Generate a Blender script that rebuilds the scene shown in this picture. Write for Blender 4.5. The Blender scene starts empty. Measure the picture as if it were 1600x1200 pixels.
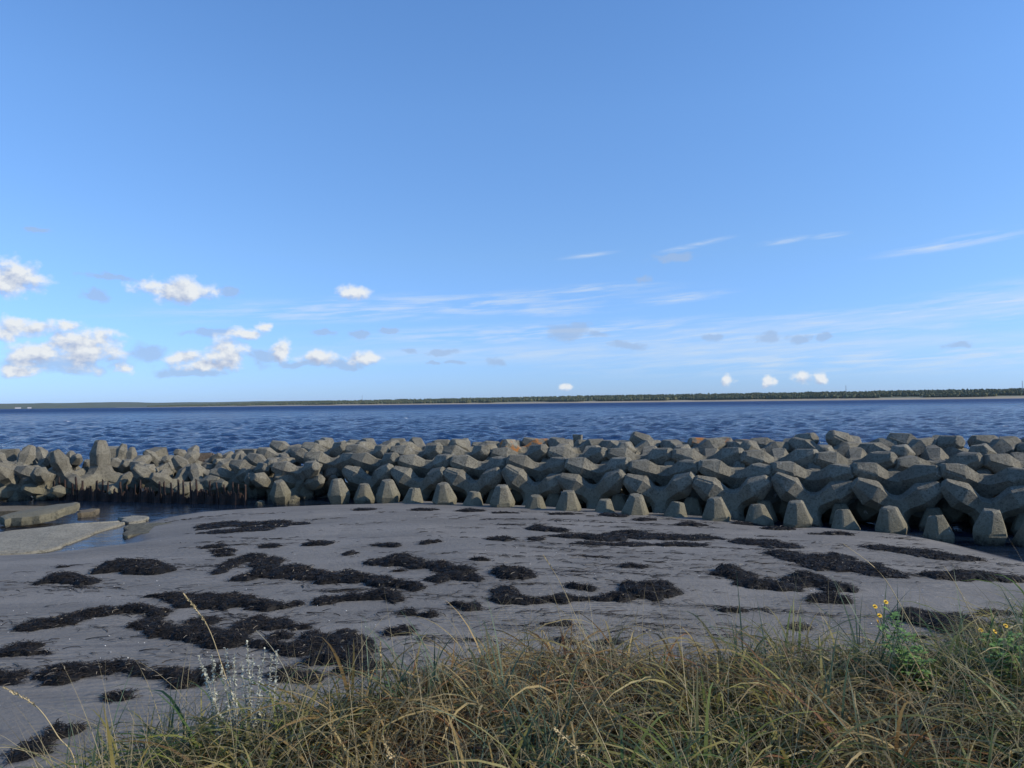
import bpy, bmesh, math, random
import numpy as np
from mathutils import Matrix, Vector, Quaternion

random.seed(7); RNG = np.random.default_rng(11)
SC = bpy.context.scene
COL = SC.collection
PI = math.pi

# ------------------------------------------------------------------ camera
F, EYE = 1208.0, 3.30                       # focal length in photo pixels, eye height above the water
PITCH, ROLL = math.atan2(29.6, F), 0.0110   # slightly up, slightly clockwise
cam_d = bpy.data.cameras.new('camera'); cam = bpy.data.objects.new('camera', cam_d); COL.objects.link(cam)
CAM_R = Matrix.Rotation(PI/2 + PITCH, 3, 'X') @ Matrix.Rotation(-ROLL, 3, 'Z')
cam.matrix_world = Matrix.Translation((0, 0, EYE)) @ CAM_R.to_4x4()
cam_d.sensor_width = 36.0; cam_d.lens = 36.0*F/1600.0
cam_d.clip_start = 0.05; cam_d.clip_end = 60000.0
SC.camera = cam
def ray(px, py): return CAM_R @ Vector(((px-800)/F, -(py-600)/F, -1.0))
def at(px, py, z=0.0):
    d = ray(px, py); t = (z-EYE)/d.z
    return Vector((d.x*t, d.y*t, z))
def at_y(px, py, Y):
    d = ray(px, py); t = Y/d.y
    return Vector((d.x*t, Y, EYE+d.z*t))

# ------------------------------------------------------------------ sun, sky, exposure
SUN_AZ, SUN_EL = math.radians(101), math.radians(29)     # azimuth clockwise from the view direction (+Y)
to_sun = Vector((math.sin(SUN_AZ)*math.cos(SUN_EL), math.cos(SUN_AZ)*math.cos(SUN_EL), math.sin(SUN_EL)))
sl = bpy.data.lights.new('sun', 'SUN'); sl.energy = 4.8; sl.angle = math.radians(0.6); sl.color = (1.0, 0.90, 0.76)
so = bpy.data.objects.new('sun', sl); COL.objects.link(so); so.rotation_euler = to_sun.to_track_quat('Z', 'Y').to_euler()
so.location = to_sun*50
SC.view_settings.view_transform = 'Standard'; SC.view_settings.look = 'None'
SC.view_settings.gamma = 1.0; SC.view_settings.use_curve_mapping = False
SC.view_settings.exposure = 0.0
world = bpy.data.worlds.new('World'); SC.world = world; world.use_nodes = True

class NT:
    """small helper round a node tree"""
    def __init__(s, nt): s.nt = nt; s.L = nt.links.new
    def n(s, t, **kw):
        nd = s.nt.nodes.new(t)
        for k, v in kw.items(): setattr(nd, k, v)
        return nd
    def put(s, sock, v):
        if isinstance(v, bpy.types.NodeSocket): s.L(v, sock)
        else: sock.default_value = v
    def m(s, op, a, b=0.0, c=0.0, clamp=False):
        nd = s.n('ShaderNodeMath', operation=op, use_clamp=clamp)
        s.put(nd.inputs[0], a); s.put(nd.inputs[1], b)
        if op in ('MULTIPLY_ADD', 'SMOOTH_MIN', 'SMOOTH_MAX'): s.put(nd.inputs[2], c)
        return nd.outputs[0]
    def v(s, op, a, b=(0,0,0), c=(0,0,0)):
        nd = s.n('ShaderNodeVectorMath', operation=op)
        s.put(nd.inputs[0], a)
        if op not in ('LENGTH', 'NORMALIZE'): s.put(nd.inputs[1], b)
        if op == 'MULTIPLY_ADD': s.put(nd.inputs[2], c)
        return nd.outputs['Value'] if op in ('LENGTH', 'DOT_PRODUCT', 'DISTANCE') else nd.outputs[0]
    def mix(s, f, a, b, mode='MIX'):
        nd = s.n('ShaderNodeMix', data_type='RGBA', blend_type=mode)
        s.put(nd.inputs[0], f); s.put(nd.inputs[6], a); s.put(nd.inputs[7], b)
        return nd.outputs[2]
    def ramp(s, f, lo, hi, a=0.0, b=1.0, kind='SMOOTHSTEP'):
        nd = s.n('ShaderNodeMapRange', interpolation_type=kind)
        s.put(nd.inputs[0], f); s.put(nd.inputs[1], lo); s.put(nd.inputs[2], hi); s.put(nd.inputs[3], a); s.put(nd.inputs[4], b)
        return nd.outputs[0]
    def noise(s, vec, scale, detail=3.0, rough=0.55, dist=0.0, col=False):
        nd = s.n('ShaderNodeTexNoise')
        s.put(nd.inputs['Vector'], vec); s.put(nd.inputs['Scale'], scale); s.put(nd.inputs['Detail'], detail)
        s.put(nd.inputs['Roughness'], rough); s.put(nd.inputs['Distortion'], dist)
        return nd.outputs['Color'] if col else nd.outputs[0]
def rgb(r, g, b): return (r, g, b, 1.0)

def build_world():
    w = NT(world.node_tree); nt = world.node_tree; nt.nodes.clear()
    sky = w.n('ShaderNodeTexSky', sky_type='NISHITA', sun_disc=False, sun_elevation=SUN_EL, sun_rotation=SUN_AZ,
              altitude=0.0, air_density=1.0, dust_density=0.2, ozone_density=2.0)
    tc = w.n('ShaderNodeTexCoord')
    sep = w.n('ShaderNodeSeparateXYZ'); w.L(tc.outputs['Generated'], sep.inputs[0])
    az = w.m('ARCTAN2', sep.outputs[0], sep.outputs[1]); el = w.m('ARCSINE', sep.outputs[2])
    cb = w.n('ShaderNodeCombineXYZ'); w.L(az, cb.inputs[0]); w.L(el, cb.inputs[1]); p = cb.outputs[0]
    def azel(px, py):
        d = ray(px, py).normalized(); return math.atan2(d.x, d.y), math.asin(d.z)
    # puffy noise, the same field for warping, edges and relief
    ps = w.v('MULTIPLY', p, (1.0, 1.25, 1.0))
    wn = w.noise(ps, 26.0, 5.0, 0.6, col=True)
    pw = w.v('ADD', p, w.v('MULTIPLY', w.v('SUBTRACT', wn, (0.5, 0.5, 0.5)), (0.034, 0.02, 0.0)))
    fb = w.noise(ps, 44.0, 5.0, 0.56)
    fb2 = w.noise(w.v('ADD', ps, (0.005, 0.009, 0.0)), 44.0, 5.0, 0.56)     # the same puffs a little towards the sun
    def field(lst, pw=pw):
        acc = None
        for (x, y, rx, ry) in lst:
            a, e = azel(x, y)
            ix, iy = F/rx, F/ry
            q = w.v('LENGTH', w.v('MULTIPLY_ADD', pw, (ix, iy, 0), (-a*ix, -e*iy, 0)))
            acc = q if acc is None else w.m('SMOOTH_MIN', acc, q, 0.25)
        return w.m('SUBTRACT', 1.0, acc)
    white = [(22,436,42,26),(275,452,54,21),(40,513,38,16),(108,508,15,9),(52,553,34,18),(135,545,48,32),(160,528,20,18),
             (195,576,14,9),(35,580,28,9),(290,560,28,13),(355,552,32,26),(385,521,26,11),(412,509,14,8),(335,571,40,9),
             (437,550,16,20),(495,561,30,13),(572,558,30,13),(555,457,26,12),(1137,594,8,11),(1203,598,10,10),(1250,590,17,10),(1282,593,11,10),(880,605,11,8)]
    grey = [(330,518,46,7),(232,551,32,14),(150,463,24,10),(360,458,24,10),(505,520,22,6),(560,520,26,7),(608,515,22,6),(412,556,24,13),
            (640,547,18,6),(692,549,30,6),(682,569,16,4),(712,567,18,5),(777,565,20,8),(1110,526,22,6),(1200,528,26,9),(1250,530,18,8),(1285,527,14,8),
            (1495,540,20,5),(890,517,36,16),(930,522,20,9),(978,540,34,8),(480,572,60,7),(300,581,70,8),(100,570,110,16),(540,570,50,8),(170,434,50,5),(1058,402,40,9),(1003,436,18,8),(60,362,18,5)]
    Dw, Dg = field(white), field(grey)
    Dw2 = field(white, w.v('ADD', pw, (0.005, 0.009, 0.0)))          # the same clouds a little towards the sun
    fbc = w.m('SUBTRACT', fb, 0.5)
    aw = w.ramp(w.m('MULTIPLY_ADD', fbc, 1.9, Dw), -0.18, 0.62)
    ag = w.ramp(w.m('MULTIPLY_ADD', fbc, 2.2, Dg), -0.08, 0.60, 0.0, 0.66)
    # beyond the frame the same kind of broken cumulus goes on
    gen = w.ramp(w.noise(w.v('MULTIPLY', pw, (1.0, 2.2, 1.0)), 9.0, 5.0, 0.55), 0.56, 0.68)
    band = w.m('MULTIPLY', w.ramp(el, 0.015, 0.05), w.ramp(el, 0.10, 0.2, 1.0, 0.0))
    out = w.ramp(w.m('ABSOLUTE', az), 0.60, 0.72)
    agen = w.m('MULTIPLY', w.m('MULTIPLY', gen, band), out)
    aw = w.m('MAXIMUM', aw, agen)
    # thin ice cloud drawn out by the wind
    rot = w.n('ShaderNodeVectorRotate', rotation_type='Z_AXIS'); w.L(p, rot.inputs['Vector']); rot.inputs['Angle'].default_value = -0.055
    pr = w.v('MULTIPLY', rot.outputs[0], (5.0, 60.0, 1.0))
    st = w.noise(pr, 2.2, 6.0, 0.62, 0.3)
    def bands(lst):
        acc = None
        for (x, y, rx, ry, sl_) in lst:
            a, e = azel(x, y)
            rt = w.n('ShaderNodeVectorRotate', rotation_type='Z_AXIS'); w.L(p, rt.inputs['Vector'])
            rt.inputs['Center'].default_value = (a, e, 0); rt.inputs['Angle'].default_value = -sl_
            ix, iy = F/rx, F/ry
            q = w.v('LENGTH', w.v('MULTIPLY_ADD', rt.outputs[0], (ix, iy, 0), (-a*ix, -e*iy, 0)))
            acc = q if acc is None else w.m('MINIMUM', acc, q)
        return w.ramp(acc, 0.15, 1.25, 1.0, 0.0)
    ci = bands([(640,480,420,22,0.05),(920,452,120,9,0.03),(880,485,110,10,0.02),(1060,466,90,8,0.08),(1500,378,110,9,0.09),(1085,383,60,5,0.16),
                (920,398,50,5,0.1),(1225,376,40,5,0.08),(1295,368,30,4,0.05),(1250,512,520,26,0.04),(1560,470,200,26,0.1),(900,520,420,20,0.02),(1350,560,520,26,0.0)])
    aci = w.m('MULTIPLY', ci, w.ramp(st, 0.36, 0.72, 0.0, 0.72))
    genci = w.m('MULTIPLY', w.m('MULTIPLY', w.ramp(st, 0.52, 0.75, 0.0, 0.35), out), w.m('MULTIPLY', w.ramp(el, 0.03, 0.08), w.ramp(el, 0.16, 0.3, 1.0, 0.0)))
    veil = bands([(1290,507,430,16,0.035),(1620,470,150,16,0.12),(1050,548,700,20,0.0),(1580,460,110,10,0.12)])
    aci = w.m('MAXIMUM', aci, w.m('MULTIPLY', veil, w.ramp(st, 0.25, 0.75, 0.12, 0.62)))
    aci = w.m('MAXIMUM', aci, genci)
    relief = w.m('MULTIPLY_ADD', w.m('SUBTRACT', fb, fb2), 3.4, 0.56, clamp=False)
    relief = w.m('MULTIPLY_ADD', w.m('SUBTRACT', Dw, Dw2), 0.75, relief)
    relief = w.m('MINIMUM', w.m('MAXIMUM', relief, 0.0), 1.0)
    S = 1.0/0.14
    cw = w.mix(relief, rgb(0.42*S, 0.51*S, 0.70*S), rgb(0.82*S, 0.86*S, 0.90*S))
    cr = w.n('ShaderNodeValToRGB'); w.L(w.m('MULTIPLY', el, 1.6, clamp=True), cr.inputs[0])      # clear-air balance by height above the horizon
    stops = [(0.0, (0.205, 0.335, 0.73)), (0.13, (0.28, 0.40, 0.68)), (0.30, (0.355, 0.47, 0.645)), (0.58, (0.41, 0.56, 0.74)), (0.84, (0.41, 0.585, 0.78))]
    while len(cr.color_ramp.elements) < len(stops): cr.color_ramp.elements.new(0.5)
    for e_, (ps_, c_) in zip(cr.color_ramp.elements, stops): e_.position = ps_; e_.color = rgb(*c_)
    hb = w.v('MULTIPLY', cr.outputs[0], (2.0, 2.0, 2.0))
    base = w.mix(1.0, sky.outputs[0], hb, 'MULTIPLY')
    c = w.mix(aci, base, rgb(0.66*S, 0.76*S, 0.88*S))
    c = w.mix(ag, c, rgb(0.36*S, 0.50*S, 0.74*S))
    c = w.mix(aw, c, cw)
    bg = w.n('ShaderNodeBackground'); w.L(c, bg.inputs[0]); bg.inputs[1].default_value = 0.14
    ou = w.n('ShaderNodeOutputWorld'); w.L(bg.outputs[0], ou.inputs[0])
build_world()

# ------------------------------------------------------------------ helpers
def vnoise(x, y, seed=0):
    xi = np.floor(x).astype(np.int64); yi = np.floor(y).astype(np.int64); fx = x-xi; fy = y-yi
    def h(a, b):
        n = (a*374761393 + b*668265263 + seed*982451653) & 0x7fffffff
        n = ((n ^ (n >> 13))*1274126177) & 0x7fffffff
        return ((n ^ (n >> 16)) & 0xffff)/65535.0
    u = fx*fx*(3-2*fx); v = fy*fy*(3-2*fy)
    return (h(xi,yi)*(1-u)+h(xi+1,yi)*u)*(1-v) + (h(xi,yi+1)*(1-u)+h(xi+1,yi+1)*u)*v
def fbm(x, y, oct=4, seed=0):
    s = 0; a = 1; t = 0
    for i in range(oct): s = s + a*vnoise(x*2**i+17.3*i, y*2**i-9.1*i, seed+i); t += a; a *= 0.5
    return s/t
def sstep(a, b, x):
    t = np.clip((np.asarray(x, float)-a)/(b-a), 0, 1); return t*t*(3-2*t)
def mesh_np(name, V, Fc, smooth=False):
    me = bpy.data.meshes.new(name)
    V = np.ascontiguousarray(V, dtype=np.float32); Fc = np.ascontiguousarray(Fc, dtype=np.int32)
    n = Fc.shape[1]
    me.vertices.add(len(V)); me.vertices.foreach_set('co', V.ravel())
    me.loops.add(Fc.size); me.loops.foreach_set('vertex_index', Fc.ravel())
    me.polygons.add(len(Fc)); me.polygons.foreach_set('loop_start', np.arange(0, Fc.size, n, dtype=np.int32))
    me.polygons.foreach_set('use_smooth', np.full(len(Fc), smooth))
    me.update(calc_edges=True); me.validate()
    return me
def colattr(me, C):
    a = me.color_attributes.new('tint', 'FLOAT_COLOR', 'POINT')
    C = np.concatenate([C, np.ones((len(C), 1))], 1).astype(np.float32); a.data.foreach_set('color', C.ravel())
def link(name, data, mat=None, parent=None):
    o = bpy.data.objects.new(name, data); COL.objects.link(o)
    if mat and data and not data.materials: data.materials.append(mat)
    if parent: o.parent = parent
    return o
def tag(o, label=None, cat=None, group=None, kind=None):
    if label: o['label'] = label
    if cat: o['category'] = cat
    if group: o['group'] = group
    if kind: o['kind'] = kind
    return o
def bm_obj(name, bm, mat, parent=None, smooth=False):
    me = bpy.data.meshes.new(name); bm.to_mesh(me); bm.free()
    if smooth:
        for p in me.polygons: p.use_smooth = True
    return link(name, me, mat, parent)
def new_mat(name):
    m = bpy.data.materials.new(name); m.use_nodes = True
    w = NT(m.node_tree); b = m.node_tree.nodes['Principled BSDF']
    return m, w, b
def bump(w, b, h, strength, dist):
    nd = w.n('ShaderNodeBump'); w.put(nd.inputs['Height'], h); nd.inputs['Strength'].default_value = strength; nd.inputs['Distance'].default_value = dist
    w.L(nd.outputs[0], b.inputs['Normal']); return nd
def tubes(paths, sides=5):
    """paths: list of (list of points, list of radii) -> verts, tri/quad faces as quads"""
    V = []; Fq = []
    for pts, rad in paths:
        pts = [Vector(p) for p in pts]; b0 = len(V)
        for i, p in enumerate(pts):
            t = (pts[min(i+1, len(pts)-1)]-pts[max(i-1, 0)]).normalized()
            a = t.orthogonal().normalized(); c = t.cross(a)
            for k in range(sides):
                an = 2*PI*k/sides; V.append(p + (a*math.cos(an)+c*math.sin(an))*rad[i])
        for i in range(len(pts)-1):
            for k in range(sides):
                k2 = (k+1) % sides
                Fq.append((b0+i*sides+k, b0+i*sides+k2, b0+(i+1)*sides+k2, b0+(i+1)*sides+k))
    return np.array([tuple(v) for v in V]), np.array(Fq)

# ------------------------------------------------------------------ layout of the breakwater
Y0 = 17.5
N0 = Vector((738/F*Y0, Y0, 0)); E = Vector((-126.5/F*Y0, 0.0488*Y0, 0))      # one step along the row
PITCH_M = E.length; EX = -E.normalized(); NY = Vector((-EX.y, EX.x, 0))      # EX along the row to the right, NY out to sea
ROW_ROT = math.atan2(EX.y, EX.x)
def P(k, d, z): return N0 + E*k + NY*d + Vector((0, 0, z))
def local_kd(x, y):
    rx, ry = x-N0.x, y-N0.y
    return -(rx*EX.x+ry*EX.y)/PITCH_M, rx*NY.x+ry*NY.y

# ------------------------------------------------------------------ the beach
shore = [at(-900,960), at(-300,895), at(0,869), at(75,866), at(196,851), at(198,826), at(245,812), at(300,803), at(380,797.5), at(450,794), at(520,791),
         P(8.6,0.6,0), P(8,2.0,0), P(5,2.2,0), P(3,1.8,0), P(2.2,0.6,0), at(1250,823), at(1330,829), at(1424,837), at(1470,845), at(1520,858), at(1600,878), at(1800,925), at(2400,1010)]
SX = np.array([(p.x, p.y) for p in shore])
def shore_sd(x, y):
    """signed distance inland of the waterline"""
    best = np.full(x.shape, 1e9)
    for i in range(len(SX)-1):
        a, b = SX[i], SX[i+1]; d = b-a; L2 = d@d
        t = np.clip(((x-a[0])*d[0]+(y-a[1])*d[1])/L2, 0, 1)
        best = np.minimum(best, np.hypot(x-(a[0]+t*d[0]), y-(a[1]+t*d[1])))
    poly = np.vstack([SX, [[60, 5], [60, -300], [-60, -300], [-60, 10]]])
    ins = np.zeros(x.shape, bool); n = len(poly)
    for i in range(n):
        x1, y1 = poly[i]; x2, y2 = poly[(i+1) % n]
        c = ((y1 > y) != (y2 > y)) & (x < (x2-x1)*(y-y1)/((y2-y1) if y2 != y1 else 1e-9)+x1)
        ins ^= c
    return np.where(ins, best, -best)
def dune(x, y):
    """0..1 how far up the dune, and the dune's own height"""
    top = 1.86 + 0.06*sstep(0.8, 2.4, x) - 0.03*(1-sstep(-1.3, -0.45, x))
    edge = 3.32 + 0.63*sstep(-0.75, -0.15, x) + 0.10*np.sin(x*2.3+1) + 0.07*np.sin(x*5.1) + 0.15*sstep(2.0, 4.0, x)
    f = 1-sstep(edge-0.1, edge+0.9, y)
    f = f*sstep(-2.05, -1.45, x + 0.15*np.maximum(2.6-y, 0))
    return f, top
def sand_z(x, y, fine=True):
    x = np.asarray(x, float); y = np.asarray(y, float)
    sd = shore_sd(x, y)
    zi = 0.24*(1-np.exp(-np.maximum(sd, 0)/1.1)) + 0.030*np.maximum(sd, 0)
    zi = np.minimum(zi, 0.80 + 0.004*np.maximum(sd, 0))
    z = np.where(sd > 0, zi, np.maximum(sd*0.22, -1.2))
    z = z + 0.05*(fbm(x*0.45, y*0.6, 3, 5)-0.5)*sstep(0.3, 2.5, sd)
    f, top = dune(x, y)
    z = z*(1-f) + (top + 0.12*(fbm(x*1.6, y*1.6, 3, 9)-0.5))*f
    return z
def sz(x, y): return float(sand_z(np.array([x]), np.array([y]))[0])
def on_sand(px, py):
    z = 0.3
    for _ in range(4):
        p = at(px, py, z); z = 0.25*z + 0.75*min(sz(p.x, p.y), 1.0)
    p = at(px, py, z); return p

def axis(segs):
    out = []
    for a, b, s in segs: out.append(np.arange(a, b, s))
    return np.concatenate(out+[[segs[-1][1]]])
def build_sand():
    xs = axis([(-220,-60,20),(-60,-20,2.0),(-20,-12,0.25),(-12,14,0.09),(14,22,0.3),(22,60,2.0),(60,220,20)])
    ys = axis([(-200,-20,15),(-20,0,1.0),(0,2,0.2),(2,8,0.07),(8,26,0.11),(26,34,0.5)])
    X, Y = np.meshgrid(xs, ys); Z = sand_z(X.ravel(), Y.ravel())
    V = np.stack([X.ravel(), Y.ravel(), Z], 1)
    nx, ny = len(xs), len(ys)
    i = (np.arange(ny-1)[:, None]*nx + np.arange(nx-1)[None]).ravel()
    me = mesh_np('beach', V, np.stack([i, i+1, i+nx+1, i+nx], 1), True)
    m, w, b = new_mat('dark_sand')
    g = w.n('ShaderNodeNewGeometry'); pos = g.outputs['Position']
    sp = w.n('ShaderNodeSeparateXYZ'); w.L(pos, sp.inputs[0])
    big = w.noise(w.v('MULTIPLY', pos, (0.35, 0.75, 0.0)), 1.0, 5, 0.6)
    streak = w.noise(w.v('MULTIPLY', pos, (0.35, 2.6, 0.0)), 1.3, 6, 0.65, 0.6)
    grain = w.noise(pos, 160.0, 2, 0.6)
    c = w.mix(w.ramp(big, 0.35, 0.68), rgb(0.152, 0.142, 0.121), rgb(0.206, 0.192, 0.164))
    c = w.mix(w.m('MULTIPLY', w.ramp(streak, 0.54, 0.72), 0.62), c, rgb(0.084, 0.079, 0.073))
    c = w.mix(w.ramp(grain, 0.3, 0.75, 0.0, 0.35), c, rgb(0.10, 0.095, 0.10))
    vo = w.n('ShaderNodeTexVoronoi', feature='F1'); w.L(pos, vo.inputs['Vector']); vo.inputs['Scale'].default_value = 16.0
    speck = w.m('MULTIPLY', w.ramp(vo.outputs['Distance'], 0.05, 0.10, 1.0, 0.0), w.ramp(w.noise(pos, 1.1, 3, 0.6), 0.56, 0.66))
    c = w.mix(w.m('MULTIPLY', speck, 0.8), c, rgb(0.55, 0.54, 0.52))
    dirt = w.m('MULTIPLY', w.ramp(sp.outputs[2], 0.93, 1.1), w.ramp(sp.outputs[1], 5.5, 4.8))
    c = w.mix(dirt, c, rgb(0.055, 0.046, 0.034))
    wet = w.ramp(w.m('MULTIPLY_ADD', w.m('SUBTRACT', big, 0.5), 0.10, sp.outputs[2]), 0.03, 0.13, 1.0, 0.0)
    c = w.mix(wet, c, rgb(0.050, 0.046, 0.045))
    w.L(c, b.inputs['Base Color'])
    w.put(b.inputs['Roughness'], w.ramp(wet, 0, 1, 0.88, 0.30)); b.inputs['Specular IOR Level'].default_value = 0.35
    wv = w.n('ShaderNodeTexWave', wave_type='BANDS', bands_direction='Y'); w.L(w.v('MULTIPLY', pos, (0.55, 1.0, 0.0)), wv.inputs['Vector'])
    wv.inputs['Scale'].default_value = 2.6; wv.inputs['Distortion'].default_value = 7.0; wv.inputs['Detail'].default_value = 3.0; wv.inputs['Detail Scale'].default_value = 1.2
    h = w.m('MULTIPLY', wv.outputs[1], w.ramp(w.noise(pos, 0.5, 2), 0.42, 0.62))
    h = w.m('MULTIPLY_ADD', w.noise(pos, 9.0, 5, 0.65), 0.9, h)
    bump(w, b, w.m('MULTIPLY_ADD', grain, 0.14, h), 0.8, 0.035)
    tag(link('beach', me, m), kind='structure')
build_sand()

# ------------------------------------------------------------------ the sea
def build_sea():
    r = 13.0*np.exp(np.arange(0, math.log(9000/13.0), 0.0043)); a = np.radians(np.arange(-42, 42.01, 0.21))
    R, A = np.meshgrid(r, a, indexing='ij')
    X = (R*np.sin(A)).ravel(); Y = (R*np.cos(A)).ravel()
    k_, d_ = local_kd(X, Y)
    open_ = sstep(5.5, 9.5, d_)
    left_gap = 0.18*sstep(16, 24, k_)*(d_ > 0)
    amp = np.maximum(open_, left_gap*0.6)
    gust = 0.55 + 0.9*fbm(X*0.012, Y*0.006, 3, 31)
    rng = np.random.default_rng(3)
    Z = np.zeros_like(X); DX = np.zeros_like(X); DY = np.zeros_like(X)
    wind = math.radians(205)
    fade = np.clip(R.ravel()*0.0043*2.2, 0.05, None)
    for i in range(64):
        lam = 0.6*(8.5**(i/63.0)); th = wind + rng.normal(0, 0.95); ph = rng.uniform(0, 2*PI); kk = 2*PI/lam
        A_ = 0.0068*lam**1.0*rng.uniform(0.6, 1.3)
        A_ = A_*sstep(0.8, 2.2, lam/fade)             # waves finer than the mesh are left to the bump
        arg = kk*(X*math.cos(th)+Y*math.sin(th))+ph
        s, c = np.sin(arg), np.cos(arg)
        Z += A_*s; DX += A_*c*math.cos(th)*0.9; DY += A_*c*math.sin(th)*0.9
    g = amp*gust*(1+0.6*sstep(120, 600, R.ravel()))
    V = np.stack([X+DX*g, Y+DY*g, Z*g], 1)
    na = len(a); nr = len(r)
    i = (np.arange(nr-1)[:, None]*na + np.arange(na-1)[None]).ravel()
    me = mesh_np('sea', V, np.stack([i, i+na, i+na+1, i+1], 1), True)
    at_ = me.attributes.new('open', 'FLOAT', 'POINT'); at_.data.foreach_set('value', amp.astype(np.float32))
    m, w, b = new_mat('sea_water')
    g_ = w.n('ShaderNodeNewGeometry'); pos = g_.outputs['Position']
    an = w.n('ShaderNodeAttribute', attribute_name='open'); op = an.outputs['Fac']
    sp = w.n('ShaderNodeSeparateXYZ'); w.L(pos, sp.inputs[0])
    far = w.ramp(sp.outputs[1], 60.0, 1200.0)
    c = w.mix(w.noise(w.v('MULTIPLY', pos, (0.006, 0.02, 0.0)), 1.0, 4), rgb(0.001, 0.022, 0.090), rgb(0.002, 0.036, 0.135))
    c = w.mix(op, rgb(0.006, 0.013, 0.026), c)
    foam = w.noise(w.v('MULTIPLY', pos, (0.10, 0.16, 0.3)), 1.0, 8, 0.72, 0.4)
    fm = w.m('MULTIPLY', w.m('MULTIPLY', w.ramp(foam, 0.665, 0.70), op), w.ramp(sp.outputs[1], 60, 120))
    c = w.mix(fm, c, rgb(0.7, 0.72, 0.74))
    w.L(c, b.inputs['Base Color']); b.inputs['IOR'].default_value = 1.333
    w.put(b.inputs['Roughness'], w.m('ADD', w.ramp(op, 0, 1, 0.03, 0.11), w.m('ADD', w.m('MULTIPLY', fm, 0.6), w.ramp(sp.outputs[1], 60.0, 900.0, 0.0, 0.44))))
    n1 = w.noise(w.v('MULTIPLY', pos, (1.0, 1.6, 1.0)), 1.7, 6, 0.62, 0.5)
    n2 = w.noise(w.v('MULTIPLY', pos, (0.22, 0.40, 0.0)), 1.0, 7, 0.68, 0.3)
    n3 = w.noise(w.v('MULTIPLY', pos, (0.05, 0.09, 0.0)), 1.0, 5, 0.6, 0.3)
    h = w.m('ADD', w.m('MULTIPLY', n1, 0.75), w.m('ADD', w.m('MULTIPLY', n2, 1.3), w.m('MULTIPLY', n3, w.m('MULTIPLY', far, 5.0))))
    bn = bump(w, b, h, 1.0, 1.0)
    w.put(bn.inputs['Distance'], w.ramp(op, 0, 1, 0.045, 1.4, 'LINEAR'))
    tag(link('sea', me, m), kind='structure')
build_sea()

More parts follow.
